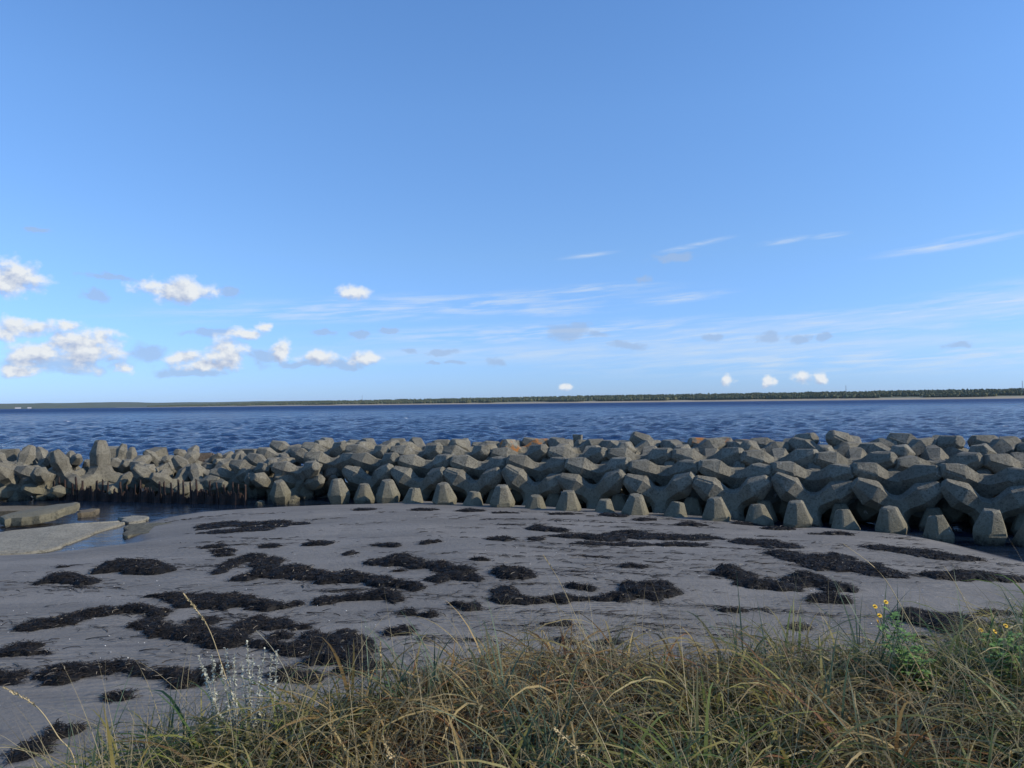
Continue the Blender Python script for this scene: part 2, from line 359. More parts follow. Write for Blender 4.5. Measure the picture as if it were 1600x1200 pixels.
# ------------------------------------------------------------------ the far shore
def shore_line(pts, n):
    xs = [p[0] for p in pts]; q = np.linspace(xs[0], xs[-1], n)
    return q, np.interp(q, xs, [p[1] for p in pts])
def build_far():
    msand, w, b = new_mat('far_sand')
    g_ = w.n('ShaderNodeNewGeometry'); pos = g_.outputs['Position']
    c = w.mix(w.noise(w.v('MULTIPLY', pos, (0.01, 0.004, 0.15)), 1.0, 4), rgb(0.26, 0.21, 0.13), rgb(0.36, 0.30, 0.20))
    w.L(c, b.inputs['Base Color']); b.inputs['Roughness'].default_value = 0.9
    mwood, w, b = new_mat('far_wood_ground')
    g_ = w.n('ShaderNodeNewGeometry'); pos = g_.outputs['Position']
    c = w.mix(w.noise(w.v('MULTIPLY', pos, (0.012, 0.012, 0.05)), 1.0, 5), rgb(0.035, 0.055, 0.025), rgb(0.085, 0.095, 0.04))
    w.L(c, b.inputs['Base Color']); b.inputs['Roughness'].default_value = 0.95
    mleaf, w, b = new_mat('far_foliage')
    an = w.n('ShaderNodeAttribute', attribute_name='tint'); w.L(an.outputs['Color'], b.inputs['Base Color']); b.inputs['Roughness'].default_value = 0.9
    # headland: distance of the waterline along the photo, metres
    def D(x): return np.interp(x, [-600, 200, 500, 900, 1300, 1600, 2300], [6200, 5200, 4000, 3200, 2650, 2350, 2000])
    xs = np.linspace(180, 2300, 420)
    rows = []
    for off, zz in ((0, -0.5), (14, 2.0), (40, 5.0), (70, 7.0), (90, 7.6), (260, 13.0), (600, 22.0), (1200, 36.0)):
        line = []
        for x in xs:
            d = ray(x, 628); az = Vector((d.x, d.y, 0)).normalized()
            p = az*(D(x)/max(az.y, 0.2)+off*1.0)
            hgt = zz*np.interp(x, [180, 260, 500, 900, 2300], [0.15, 0.45, 0.8, 1.0, 1.05])*(0.85+0.3*float(fbm(np.array([p.x*0.004]), np.array([p.y*0.004]), 3, 4)[0]))
            line.append((p.x, p.y, hgt if zz > 0 else -0.5))
        rows.append(line)
    V = np.array(rows).reshape(-1, 3); n = len(xs)
    def strip(r0, r1):
        f = []
        for r_ in range(r0, r1):
            for i in range(n-1): f.append((r_*n+i, r_*n+i+1, (r_+1)*n+i+1, (r_+1)*n+i))
        return np.array(f)
    tag(link('far_beach', mesh_np('far_beach', V, strip(0, 3), True), msand), kind='structure')
    tag(link('far_terrain', mesh_np('far_terrain', V, strip(3, 7), True), mwood), kind='structure')
    # wood on the headland: every crown a lumpy cone, told apart by nobody at this distance
    rng = np.random.default_rng(21)
    N = 13000
    x = rng.uniform(230, 2250, N); t = rng.uniform(0, 1, N)**1.8
    off = 62 + 900*t
    base = []; hh = []
    for i in range(N):
        d = ray(x[i], 628); az = Vector((d.x, d.y, 0)).normalized()
        p = az*(D(x[i])/max(az.y, 0.2)+off[i])
        zz = np.interp(off[i], [0, 14, 40, 70, 90, 260, 600, 1200], [-0.5, 2.0, 5.0, 7.0, 7.6, 13, 22, 36])*np.interp(x[i], [180, 260, 500, 900, 2300], [0.15, 0.45, 0.8, 1.0, 1.05])
        base.append((p.x, p.y, zz*0.92)); hh.append(np.interp(x[i], [230, 420, 700, 2300], [5.0, 9.0, 11.5, 12.5])*rng.uniform(0.82, 1.12))
    base = np.array(base); hh = np.array(hh)
    hh = hh*(0.85+0.3*fbm(base[:, 0]*0.008, base[:, 1]*0.02, 3, 8))
    clear = fbm(base[:, 0]*0.006, base[:, 1]*0.003, 2, 77) > 0.60
    keep = ~(clear & (off < 160)); base, hh = base[keep], hh[keep]; N = len(base)
    k = 6; an = np.arange(k)*2*PI/k
    tmpl = np.concatenate([np.stack([0.34*np.cos(an), 0.34*np.sin(an), np.full(k, 0.05)], 1), np.stack([0.42*np.cos(an+.4), 0.42*np.sin(an+.4), np.full(k, 0.45)], 1),
                           np.stack([0.24*np.cos(an), 0.24*np.sin(an), np.full(k, 0.8)], 1), np.array([[0, 0, 1.0]]*k)])
    V = base[:, None, :] + tmpl[None]*hh[:, None, None]*rng.uniform(0.75, 1.25, (N, 4*k, 1))*np.array([1.3, 1.3, 1.0])
    fq = [(r_*k+i, r_*k+(i+1) % k, (r_+1)*k+(i+1) % k, (r_+1)*k+i) for r_ in range(3) for i in range(k)]
    Fq = (np.array(fq)[None]+(np.arange(N)*4*k)[:, None, None]).reshape(-1, 4)
    me = mesh_np('far_wood', V.reshape(-1, 3), Fq)
    u = rng.uniform(0, 1, (N, 1))
    c = np.array([[0.030, 0.055, 0.028]])*(1-u)+np.array([[0.095, 0.095, 0.035]])*u
    colattr(me, np.repeat(c, 4*k, 0))
    tag(link('far_wood', me, mleaf), 'dark green wood along the far shore across the bay', 'wood', kind='stuff')
    # low hills beyond, at the left
    xs = np.linspace(-700, 1000, 200); rows = []
    for off, zz in ((0, -0.5), (40, 4), (300, 20), (900, 44), (1600, 40)):
        for x in xs:
            d = ray(x, 634); az = Vector((d.x, d.y, 0)).normalized(); p = az*(7000+off)
            rows.append((p.x, p.y, zz*(0.72+0.6*float(fbm(np.array([x*0.012]), np.array([off*0.001]), 3, 55)[0])) if zz > 0 else -0.5))
    n = 200; V = np.array(rows)
    f = np.array([(r_*n+i, r_*n+i+1, (r_+1)*n+i+1, (r_+1)*n+i) for r_ in range(4) for i in range(n-1)])
    tag(link('far_hills', mesh_np('far_hills', V, f, True), mwood), kind='structure')
    # white houses at the foot of the hills
    mw, w, b = new_mat('white_render'); b.inputs['Base Color'].default_value = rgb(0.45, 0.45, 0.44); b.inputs['Roughness'].default_value = 0.8
    mr, w, b = new_mat('slate_roof'); b.inputs['Base Color'].default_value = rgb(0.14, 0.12, 0.12); b.inputs['Roughness'].default_value = 0.7
    for i, (x, wd) in enumerate(((28, 40), (46, 26), (316, 16), (328, 22), (341, 14), (352, 30), (364, 22), (374, 18))):
        d = ray(x, 634); az = Vector((d.x, d.y, 0)).normalized(); p = az*(6950 if x < 100 else 6960); p.z = 2.0
        hs = link('far_house', None); hs.location = p; hs.rotation_euler.z = -math.atan2(p.x, p.y)
        bm = bmesh.new(); bmesh.ops.create_cube(bm, size=1.0, matrix=Matrix.Translation((0, 0, 4))@Matrix.Diagonal((wd, 12, 8, 1))); bm_obj('wall', bm, mw, hs)
        bm = bmesh.new(); vs = [bm.verts.new(v) for v in ((-wd/2-.5,-6.5,8.01),(wd/2+.5,-6.5,8.01),(wd/2+.5,6.5,8.01),(-wd/2-.5,6.5,8.01),(-wd/2-.5,0,11),(wd/2+.5,0,11))]
        for q in ((0,1,5,4),(2,3,4,5),(0,4,3),(1,2,5),(3,2,1,0)): bm.faces.new([vs[j] for j in q])
        bm_obj('roof', bm, mr, hs)
        tag(hs, 'long white building on the far left shore below low hills' if x < 100 else 'small white house on the distant shore across the water', 'house', 'white buildings on the far shore' if x >= 100 else 'long white buildings on the far left shore')
    # lattice masts above the wood
    ms, w, b = new_mat('mast_steel'); b.inputs['Base Color'].default_value = rgb(0.35, 0.36, 0.38); b.inputs['Metallic'].default_value = 0.5; b.inputs['Roughness'].default_value = 0.6
    for x, hgt in ((1322, 50), (1598, 54), (566, 50)):
        d = ray(x, 620); az = Vector((d.x, d.y, 0)).normalized(); p = az*(float(D(x))/az.y+500)
        ps = []
        for sx, sy in ((-1,-1),(1,-1),(1,1),(-1,1)): ps.append(([(sx*1.6, sy*1.6, 0), (sx*0.5, sy*0.5, hgt)], [0.28, 0.2]))
        for j in range(6):
            z0, z1 = hgt*j/6, hgt*(j+1)/6; r0, r1 = 1.6-1.1*j/6, 1.6-1.1*(j+1)/6
            ps.append(([(-r0,-r0,z0),(r1,-r1,z1)], [0.15,0.15])); ps.append(([(-r0,r0,z0),(r1,r1,z1)], [0.15,0.15]))
        V, Fq = tubes(ps, 4); o = link('radio_mast', mesh_np('radio_mast', V, Fq), ms); o.location = (p.x, p.y, 8)
        tag(o, 'thin lattice radio mast rising from the wood on the far shore', 'mast', 'masts on the far shore')
build_far()

# ------------------------------------------------------------------ concrete
def concrete_mat(name, a, b_, lichen=0.0, algae=1.0, stain=0.0):
    m, w, b = new_mat(name)
    tc = w.n('ShaderNodeTexCoord'); oc = tc.outputs['Object']; g = w.n('ShaderNodeNewGeometry'); pos = g.outputs['Position']
    oi = w.n('ShaderNodeObjectInfo'); rnd = oi.outputs['Random']
    pp = w.v('ADD', oc, w.v('MULTIPLY', w.n('ShaderNodeCombineXYZ').outputs[0], (1, 1, 1)))
    cx = w.n('ShaderNodeCombineXYZ'); w.L(w.m('MULTIPLY', rnd, 37.0), cx.inputs[0]); w.L(w.m('MULTIPLY', rnd, 91.0), cx.inputs[1])
    pp = w.v('ADD', oc, cx.outputs[0])
    sp = w.n('ShaderNodeSeparateXYZ'); w.L(pos, sp.inputs[0])
    big = w.noise(pp, 1.6, 5, 0.6); mid = w.noise(pp, 6.5, 6, 0.68); fine = w.noise(pp, 38.0, 4, 0.7)
    c = w.mix(w.ramp(big, 0.32, 0.7), a, b_)
    c = w.mix(w.ramp(mid, 0.42, 0.70, 0.0, 0.55), c, rgb(a[0]*0.52, a[1]*0.52, a[2]*0.50))
    pit = w.noise(pp, 17.0, 5, 0.72)
    c = w.mix(w.ramp(pit, 0.50, 0.62, 0.0, 0.72), c, rgb(a[0]*0.30, a[1]*0.30, a[2]*0.30))        # pits and exposed stones
    c = w.mix(w.ramp(fine, 0.54, 0.66, 0.0, 0.60), c, rgb(a[0]*0.36, a[1]*0.36, a[2]*0.36))
    c = w.mix(w.ramp(w.noise(pp, 24.0, 4, 0.7), 0.60, 0.70, 0.0, 0.55), c, rgb(min(b_[0]*1.5, .6), min(b_[1]*1.5, .6), min(b_[2]*1.45, .6)))
    c = w.mix(w.ramp(rnd, 0.0, 1.0, 0.0, 0.34, 'LINEAR'), c, rgb(a[0]*0.62, a[1]*0.61, a[2]*0.58))
    # water line: dark algae and a greenish-yellow fringe above it
    zt = w.m('MULTIPLY_ADD', w.m('SUBTRACT', mid, 0.5), 0.9, sp.outputs[2])
    c = w.mix(w.m('MULTIPLY', w.ramp(zt, 0.25, 0.95, 0.55, 0.0), algae), c, rgb(0.150, 0.138, 0.085))
    c = w.mix(w.m('MULTIPLY', w.ramp(zt, -0.10, 0.24, 0.94, 0.0), algae), c, rgb(0.022, 0.021, 0.017))
    # pale runs of lime and bird lime
    run = w.m('MULTIPLY', w.ramp(w.noise(w.v('MULTIPLY', pp, (3.0, 0.8, 1.2)), 2.6, 4, 0.6, 0.5), 0.66, 0.72), w.ramp(rnd, 0.4, 0.7))
    c = w.mix(w.m('MULTIPLY', run, 0.45), c, rgb(0.42, 0.41, 0.37))
    if lichen:
        li = w.ramp(w.noise(pp, 2.4, 6, 0.7), 0.50, 0.60)
        c = w.mix(w.m('MULTIPLY', li, lichen), c, rgb(0.42, 0.16, 0.035))
    w.L(c, b.inputs['Base Color']); b.inputs['Roughness'].default_value = 0.9; b.inputs['Specular IOR Level'].default_value = 0.25
    h = w.m('ADD', w.m('MULTIPLY', mid, 0.7), w.m('SUBTRACT', w.m('MULTIPLY', fine, 0.4), w.m('MULTIPLY', pit, 0.6)))
    bump(w, b, h, 0.85, 0.045)
    return m
C_STD = concrete_mat('weathered_concrete', rgb(0.172, 0.160, 0.124), rgb(0.262, 0.243, 0.186))
C_LICHEN = concrete_mat('lichened_concrete', rgb(0.172, 0.160, 0.124), rgb(0.262, 0.243, 0.186), lichen=0.85)
C_OLD = concrete_mat('old_concrete', rgb(0.168, 0.155, 0.120), rgb(0.252, 0.233, 0.178))
C_PALE = concrete_mat('pale_concrete', rgb(0.25, 0.235, 0.19), rgb(0.36, 0.338, 0.27), algae=0.2)
C_WET_SHADE = concrete_mat('wet_shaded_concrete', rgb(0.075, 0.070, 0.055), rgb(0.13, 0.12, 0.09))  # dark for wet algae, with the gaps' shade also put into the colour
C_BROWN = concrete_mat('brown_concrete', rgb(0.15, 0.115, 0.085), rgb(0.21, 0.165, 0.12), algae=0.7)

H_BLOCK = 1.9; LEG = 1.24
def block_mesh(name, seed, chip=0.012, prof=None):
    """four faceted legs, thickest in the middle, meeting in curved saddles"""
    rng = random.Random(seed)
    s2 = math.sqrt(2); ax = [Vector((0, 0, 1)), Vector((0, -2*s2/3, -1/3)), Vector((math.sqrt(2/3), s2/3, -1/3)), Vector((-math.sqrt(2/3), s2/3, -1/3))]
    prof = prof or [(0.36, 0.270), (0.76, 0.375), (LEG, 0.175)]        # distance from centre, corner radius
    bm = bmesh.new()
    ring = {}
    for i, a in enumerate(ax):
        others = [j for j in range(4) if j != i]
        e0 = (ax[others[0]]-a*a.dot(ax[others[0]])).normalized(); f0 = a.cross(e0)
        for r_, (d, rad) in enumerate(prof):
            for k in range(6):
                an = math.radians(-30+60*k); ring[i, r_, k] = bm.verts.new(a*d + (e0*math.cos(an)+f0*math.sin(an))*rad)
        for r_ in range(2):
            for k in range(6): bm.faces.new([ring[i, r_, k], ring[i, r_, (k+1) % 6], ring[i, r_+1, (k+1) % 6], ring[i, r_+1, k]])
        bm.faces.new([ring[i, 2, k] for k in range(6)])
    def edge_to(i, j):
        e = (ax[j]-ax[i]*ax[i].dot(ax[j])).normalized()
        best = max(range(6), key=lambda k: (ring[i, 0, k].co+ring[i, 0, (k+1) % 6].co).normalized().dot(e))
        return ring[i, 0, best], ring[i, 0, (best+1) % 6]
    saddle = {}
    NS = 3
    for i in range(4):
        for j in range(i+1, 4):
            a0, a1 = edge_to(i, j); b0, b1 = edge_to(j, i)
            if (a0.co-b0.co).length > (a0.co-b1.co).length: b0, b1 = b1, b0
            mid_dir = (ax[i]+ax[j]).normalized()
            L0, L1 = [a0], [a1]
            for s in range(1, NS):
                t = s/NS; sag = -0.055*math.sin(PI*t)
                L0.append(bm.verts.new(a0.co.lerp(b0.co, t)+mid_dir*sag)); L1.append(bm.verts.new(a1.co.lerp(b1.co, t)+mid_dir*sag))
            L0.append(b0); L1.append(b1)
            for s in range(NS): bm.faces.new([L0[s], L0[s+1], L1[s+1], L1[s]])
            for Ln in (L0, L1): saddle[Ln[0], Ln[-1]] = Ln; saddle[Ln[-1], Ln[0]] = Ln[::-1]
    for m_ in range(4):                     # the hollows between three legs
        tri = [i for i in range(4) if i != m_]; n = -ax[m_]
        starts = []
        for i in tri:
            e = (n-ax[i]*ax[i].dot(n)).normalized()
            best = max(range(6), key=lambda k: (ring[i, 0, k].co+ring[i, 0, (k+1) % 6].co).normalized().dot(e))
            starts.append((ring[i, 0, best], ring[i, 0, (best+1) % 6]))
        loop = [starts[0][0], starts[0][1]]; left = starts[1:]
        while True:
            cur = loop[-1]; nxt = None
            for q in list(left)+[starts[0]]:
                for u_, v_ in (q, q[::-1]):
                    if (cur, u_) in saddle: nxt = (q, u_, v_); break
                if nxt: break
            q, u_, v_ = nxt; loop += saddle[cur, u_][1:]
            if q is starts[0]: loop = loop[:-1]; break
            loop.append(v_); left.remove(q)
        cen = sum((v.co for v in loop), Vector())/len(loop); cv = bm.verts.new(cen - n*0.03)
        for a_, b__ in zip(loop, loop[1:]+loop[:1]): bm.faces.new([a_, b__, cv])
    bmesh.ops.recalc_face_normals(bm, faces=bm.faces)
    sharp = [e for e in bm.edges if len(e.link_faces) == 2 and e.calc_face_angle(0) > math.radians(14) and min(v.co.length for v in e.verts) > 0.50]
    bmesh.ops.bevel(bm, geom=sharp, offset=0.040, segments=2, profile=0.5, affect='EDGES', clamp_overlap=True)
    for v in bm.verts: v.co += Vector((rng.gauss(0, chip), rng.gauss(0, chip), rng.gauss(0, chip)))*0.6
    me = bpy.data.meshes.new(name); bm.to_mesh(me); bm.free()
    for p in me.polygons: p.use_smooth = True
    me.set_sharp_from_angle(angle=math.radians(20))
    return me
BLOCKS = [block_mesh('breakwater_block', s) for s in range(5)]
def with_mat(me, mat, cache={}):
    if (me, mat) not in cache:
        c = me.copy(); c.materials.clear(); c.materials.append(mat); cache[me, mat] = c
    return cache[me, mat]
Rx = lambda d: Matrix.Rotation(math.radians(d), 3, 'X')
Ry = lambda d: Matrix.Rotation(math.radians(d), 3, 'Y')
Rz = lambda d: Matrix.Rotation(math.radians(d), 3, 'Z')
RROW = Matrix.Rotation(ROW_ROT, 3, 'Z')
def block(loc, R, label, group, mat=C_STD, scale=1.0, jit=2.5):
    J = Rx(random.gauss(0, jit)) @ Ry(random.gauss(0, jit)) @ Rz(random.gauss(0, jit*1.3))
    o = link('breakwater_block', with_mat(random.choice(BLOCKS), mat))
    o.matrix_world = Matrix.Translation(loc) @ (R @ J).to_4x4() @ Matrix.Scale(scale, 4)
    return tag(o, label, 'concrete block', group)
INV = Rx(180)
def build_breakwater():
    for k in range(-2, 10):
        top = 0.745+0.018*k+random.gauss(0, .03)
        R = RROW @ Rx(random.uniform(2, 14)) @ Ry(random.uniform(-8, 5)) @ Rz(26+random.gauss(0, 9))
        block(P(k, 0.0, top)+EX*random.gauss(0, .04)-R @ Vector((0, 0, LEG*1.04)), R, 'tall faceted concrete leg rising from the sand along the foot of the breakwater', 'upright legs along the foot of the breakwater', scale=1.04, jit=1.5)
    for k in range(-2, 9):
        top = 0.575+0.012*k+random.gauss(0, .045)
        R = RROW @ Rx(random.uniform(-12, 10)) @ Ry(random.uniform(-10, 10)) @ Rz(random.uniform(0, 60))
        block(P(k+0.52, 0.12+random.uniform(-.1, .15), top)+EX*random.gauss(0, .06)-R @ Vector((0, 0, LEG)), R, 'short blunt concrete leg showing above the sand between two taller legs', 'short legs between the tall upright ones', jit=2)
    for k in range(-3, 10):
        block(P(k, 1.85, 0.45)+EX*0.20, RROW @ Rx(-34) @ INV, 'four-legged concrete block in the lowest course, arms in a V behind the upright legs', 'lowest course of V blocks', jit=3)
    for k in range(-3, 11):
        block(P(k, 2.50, 1.05)+EX*0.22, RROW @ Rx(1) @ INV, 'grey four-legged concrete block with two arms raised in a V, second course of the breakwater', 'second course of V blocks', jit=2.5)
    for k in range(-3, 11):
        block(P(k+0.5, 3.45, 1.30)+EX*0.26, RROW @ INV, 'four-legged concrete block with raised arms wedged behind the second course, third course up', 'third course of V blocks', jit=3)
    for k in range(-3, 12):
        lich = k in (7,)
        block(P(k, 4.65, 1.50-0.012*max(k, 0))+EX*0.40, RROW @ Rz(180) @ INV, 'crest block of the breakwater with an orange lichen patch on its top' if lich else 'brownish four-legged concrete block pointing one leg at the beach, crest of the breakwater', None if lich else 'crest blocks pointing a leg at the beach', C_LICHEN if lich else C_STD, jit=4.5)
    for k in range(-3, 12):
        lich = k in (3,)
        block(P(k+0.5, 5.75, 1.66-0.062*max(k-0.5, 0))+EX*0.25, RROW @ INV, 'rear block of the breakwater with orange lichen on its flat side, against the sea' if lich else 'rear concrete block of the breakwater showing only its leg tips against the sea', None if lich else 'rear course against the sea', C_LICHEN if lich else C_STD, jit=10)
    # the lower layer that carries them, seen dark through the gaps
    for k in range(-3, 10):
        block(P(k+0.5, 1.6, -0.66), RROW @ Rz(30), 'wet dark concrete block deep in the gap behind the short legs', 'wet lower-layer blocks in the gaps', C_WET_SHADE, jit=4)
        block(P(k+0.5, 2.7, 0.10), RROW @ INV, 'shaded concrete block underneath the second and third courses', 'shaded lower-layer blocks', C_WET_SHADE, jit=6)
        block(P(k, 3.7, 0.15), RROW @ Rz(40), 'shaded concrete block deep under the crest of the breakwater', 'shaded blocks under the crest', C_WET_SHADE, jit=6)
        block(P(k+0.5, 6.3, 0.3), RROW @ Rz(20), 'concrete block at the seaward foot of the breakwater', 'blocks at the seaward foot', jit=8)
build_breakwater()

def rand_rot():
    return Quaternion([random.gauss(0, 1) for _ in range(4)]).normalized().to_matrix()
def cube_block(loc, dims, rz, label, mat, rx=0, ry=0, name='concrete_cube', group=None, seed=0):
    rng = random.Random(seed); bm = bmesh.new(); bmesh.ops.create_cube(bm, size=1.0, matrix=Matrix.Diagonal((*dims, 1)))
    bmesh.ops.bevel(bm, geom=bm.edges[:], offset=min(dims)*0.06, segments=2, affect='EDGES')
    for v in bm.verts: v.co += Vector((rng.gauss(0, .012), rng.gauss(0, .012), rng.gauss(0, .012)))
    o = bm_obj(name, bm, mat); o.location = loc; o.rotation_euler = (math.radians(rx), math.radians(ry), math.radians(rz))
    return tag(o, label, 'concrete block', group)
def build_old_end():
    """the older, collapsed end of the breakwater"""
    rl = random.Random(5)
    lab = {'f': ('weathered concrete block tumbled at the water edge behind the rusty piling', 'tumbled blocks behind the piling'),
           'm': ('weathered four-legged concrete block lying askew in the collapsed end of the breakwater', 'tumbled blocks of the collapsed end'),
           'b': ('weathered concrete block at the seaward edge of the collapsed breakwater end', 'tumbled blocks on the seaward edge')}
    INVL = RROW @ INV
    # (photo x, photo y of the centre, height of the centre, pose, scale, course)
    spots = [(18,752,.60,'r',.9,'f'),(66,746,.75,'v',.92,'f'),(30,772,.30,'r',.8,'f'),(68,772,.25,'r',.7,'f'),(105,741,.75,'r',.9,'m'),(110,768,.25,'r',.7,'f'),
             (182,760,.35,'r',.62,'f'),(208,741,.72,'u',.85,'f'),(243,752,.50,'r',.9,'f'),(275,762,.40,'r',.85,'f'),(310,758,.45,'r',.85,'f'),(335,764,.35,'r',.8,'f'),(362,748,.72,'u',.85,'f'),(395,755,.45,'v',.85,'f'),
             (200,728,.85,'v',.95,'m'),(238,737,.7,'v',.9,'m'),(280,727,.85,'r',.9,'m'),(300,740,.65,'r',.85,'m'),(330,742,.65,'r',.9,'m'),(372,743,.65,'v',.85,'m'),
             (30,732,.9,'r',.9,'m'),(72,722,.95,'r',.85,'m'),(112,724,.9,'r',.8,'m'),(52,722,.9,'r',.8,'b'),(10,726,.9,'r',.85,'m'),
             (185,716,1.0,'r',.7,'b'),(205,722,.9,'r',.7,'b'),(250,720,.95,'r',.7,'b'),(295,717,.95,'r',.8,'b'),(325,724,.85,'r',.7,'b'),(345,726,.8,'r',.75,'b'),(362,727,.9,'r',.75,'m'),
             (380,727,.9,'r',.8,'m'),(405,735,.85,'v',.9,'m'),(422,728,1.0,'v',.9,'m'),(425,753,.5,'r',.85,'f'),(442,744,.92,'u',1.0,'f'),(460,772,.2,'r',.6,'f'),(408,779,.2,'u',.8,'f'),(455,776,.22,'u',.8,'f'),
             (440,720,1.1,'r',.9,'b'),(462,712,1.25,'v',.95,'b'),(475,742,.85,'v',.95,'m'),(478,757,.5,'v',.95,'f'),(490,723,1.15,'v',.95,'m'),(500,748,.6,'v',.95,'f'),
             (-30,745,.6,'r',.9,'f'),(-60,740,.7,'r',.9,'m'),(-90,750,.6,'r',.9,'f'),(-40,722,.9,'r',.8,'b'),(-110,725,.9,'r',.9,'m')]
    for (x, y, z, pose, sc, row) in spots:
        p = at(x, y+(5 if x < 430 and pose != 'u' else 0), z)-Vector((0, 0, LEG*sc if pose == 'u' else 0))
        if x < 400 and p.y < 28.0: p.x *= 28.0/p.y; p.y = 28.0              # all stand behind the piling
        R = {'r': rand_rot(), 'v': INVL @ Rz(rl.uniform(-25, 25)), 'u': RROW @ Rz(30+rl.uniform(-20, 20)) @ Rx(rl.uniform(-6, 14))}[pose]
        block(p, R, lab[row][0], lab[row][1], C_OLD, sc*rl.uniform(0.86, 0.98), jit=5)
    # lower layer and rubble below
    for i in range(26):
        k = 9.6+i*0.42; p = P(k, 2.2+rl.uniform(-.6, 2.2), rl.uniform(-.1, .25)); p.x += 0.4
        block(p, rand_rot(), 'dark wet concrete block low among the collapsed blocks', 'wet blocks low in the collapsed end', C_OLD, rl.uniform(.65, .9), jit=0)
    p = at_y(157, 742, 29.2)
    o = block(Vector((p.x, 29.2, 0.68)), Rz(222), 'tall pale concrete block standing upright on three legs above the collapsed end', None, C_OLD, 1.12, jit=0); o.data = with_mat(block_mesh('breakwater_block', 40, prof=[(0.42, 0.325), (0.80, 0.345), (LEG, 0.165)]), C_OLD)
    for i, (x, y, z, dm, rz, rx) in enumerate(((12,718,1.15,(.8,.75,.85),20,0), (246,714,1.2,(.75,.6,.7),-30,18), (388,711,1.25,(.85,.7,.5),-8,0), (315,720,1.0,(1.0,.8,.6),10,-8), (180,709,1.25,(.9,.7,.6),25,4))):
        cube_block(at(x, y, z), dm, rz, ('square concrete cube with chipped edges on top of the collapsed blocks', 'small tilted concrete cube perched on rubble before the sea', 'low squared concrete slab lying on the rubble crest before the sea', 'flat brown squared block among the rubble', 'rough squared block behind the tall pale standing block')[i], C_OLD if i != 3 else C_BROWN, rx=rx, seed=i)
    cube_block(at(903, 688, 1.95), (.26, .26, .42), -20, 'small square concrete post end sticking up behind the breakwater crest', C_OLD, name='concrete_post', seed=9)
build_old_end()

# ------------------------------------------------------------------ rusty piling
def build_piling():
    m, w, b = new_mat('rust')
    tc = w.n('ShaderNodeTexCoord'); n1 = w.noise(tc.outputs['Object'], 9.0, 5, 0.65)
    w.L(w.mix(w.ramp(n1, 0.35, 0.7), rgb(0.014, 0.010, 0.008), rgb(0.055, 0.024, 0.013)), b.inputs['Base Color']); b.inputs['Roughness'].default_value = 0.85
    bump(w, b, n1, 0.7, 0.02)
    rl = random.Random(12)
    a, c = at(84, 781, 0), at(384, 789, 0); root = link('rusty_piling', None); root.location = a
    d = (c-a); L = d.length; u = d.normalized(); nrm = Vector((-u.y, u.x, 0))
    N = 30
    for i in range(N+1):
        t = i/N*L + rl.uniform(-.06, .06); h = rl.uniform(0.62, 0.86) if i % 3 else rl.uniform(0.45, 0.8)
        if i in (10, 16): h *= 0.6
        lean = rl.gauss(0, .02)
        p = u*t
        bm = bmesh.new(); bmesh.ops.create_cube(bm, size=1.0, matrix=Matrix.Diagonal((0.055, 0.09, 1, 1)))
        for v in bm.verts:
            zz = -0.35 if v.co.z < 0 else h + rl.uniform(-.04, .04); f_ = 1.0 if v.co.z < 0 else rl.uniform(.45, .8)
            v.co = Vector((v.co.x*f_+lean*zz, v.co.y*f_+lean*zz, zz))
        if i in (26, 27):
            for v in bm.verts:
                if v.co.z > 0: v.co.x -= 0.12
        o = bm_obj('upright', bm, m, root); o.location = p; o.rotation_euler.z = math.atan2(u.y, u.x)
        if i < N:
            bm = bmesh.new(); seg = 7; w_ = L/N; top = []; bot = []
            base = rl.uniform(.20, .42)*(1.0 if i > 3 else .6)
            for s in range(seg+1):
                xx = w_*s/seg; bow = 0.07*math.sin(PI*s/seg)*(1 if i % 2 else -1)
                hh = base + rl.uniform(-.10, .12)
                top.append((xx, bow, max(hh, .04))); bot.append((xx, bow, -0.35))
            for off in (0.0, 0.025):
                pass
            vt = [[bm.verts.new((x_, y_+o_, z_)) for (x_, y_, z_) in row] for o_ in (0, .025) for row in (bot, top)]
            for s in range(seg):
                bm.faces.new([vt[0][s], vt[0][s+1], vt[1][s+1], vt[1][s]]); bm.faces.new([vt[2][s+1], vt[2][s], vt[3][s], vt[3][s+1]])
                bm.faces.new([vt[1][s], vt[1][s+1], vt[3][s+1], vt[3][s]])
            o = bm_obj('corroded_plate', bm, m, root); o.location = p; o.rotation_euler.z = math.atan2(u.y, u.x)
    tag(root, 'corroded rusty sheet piling with thin uprights standing in the shallow water', 'sheet piling')
build_piling()

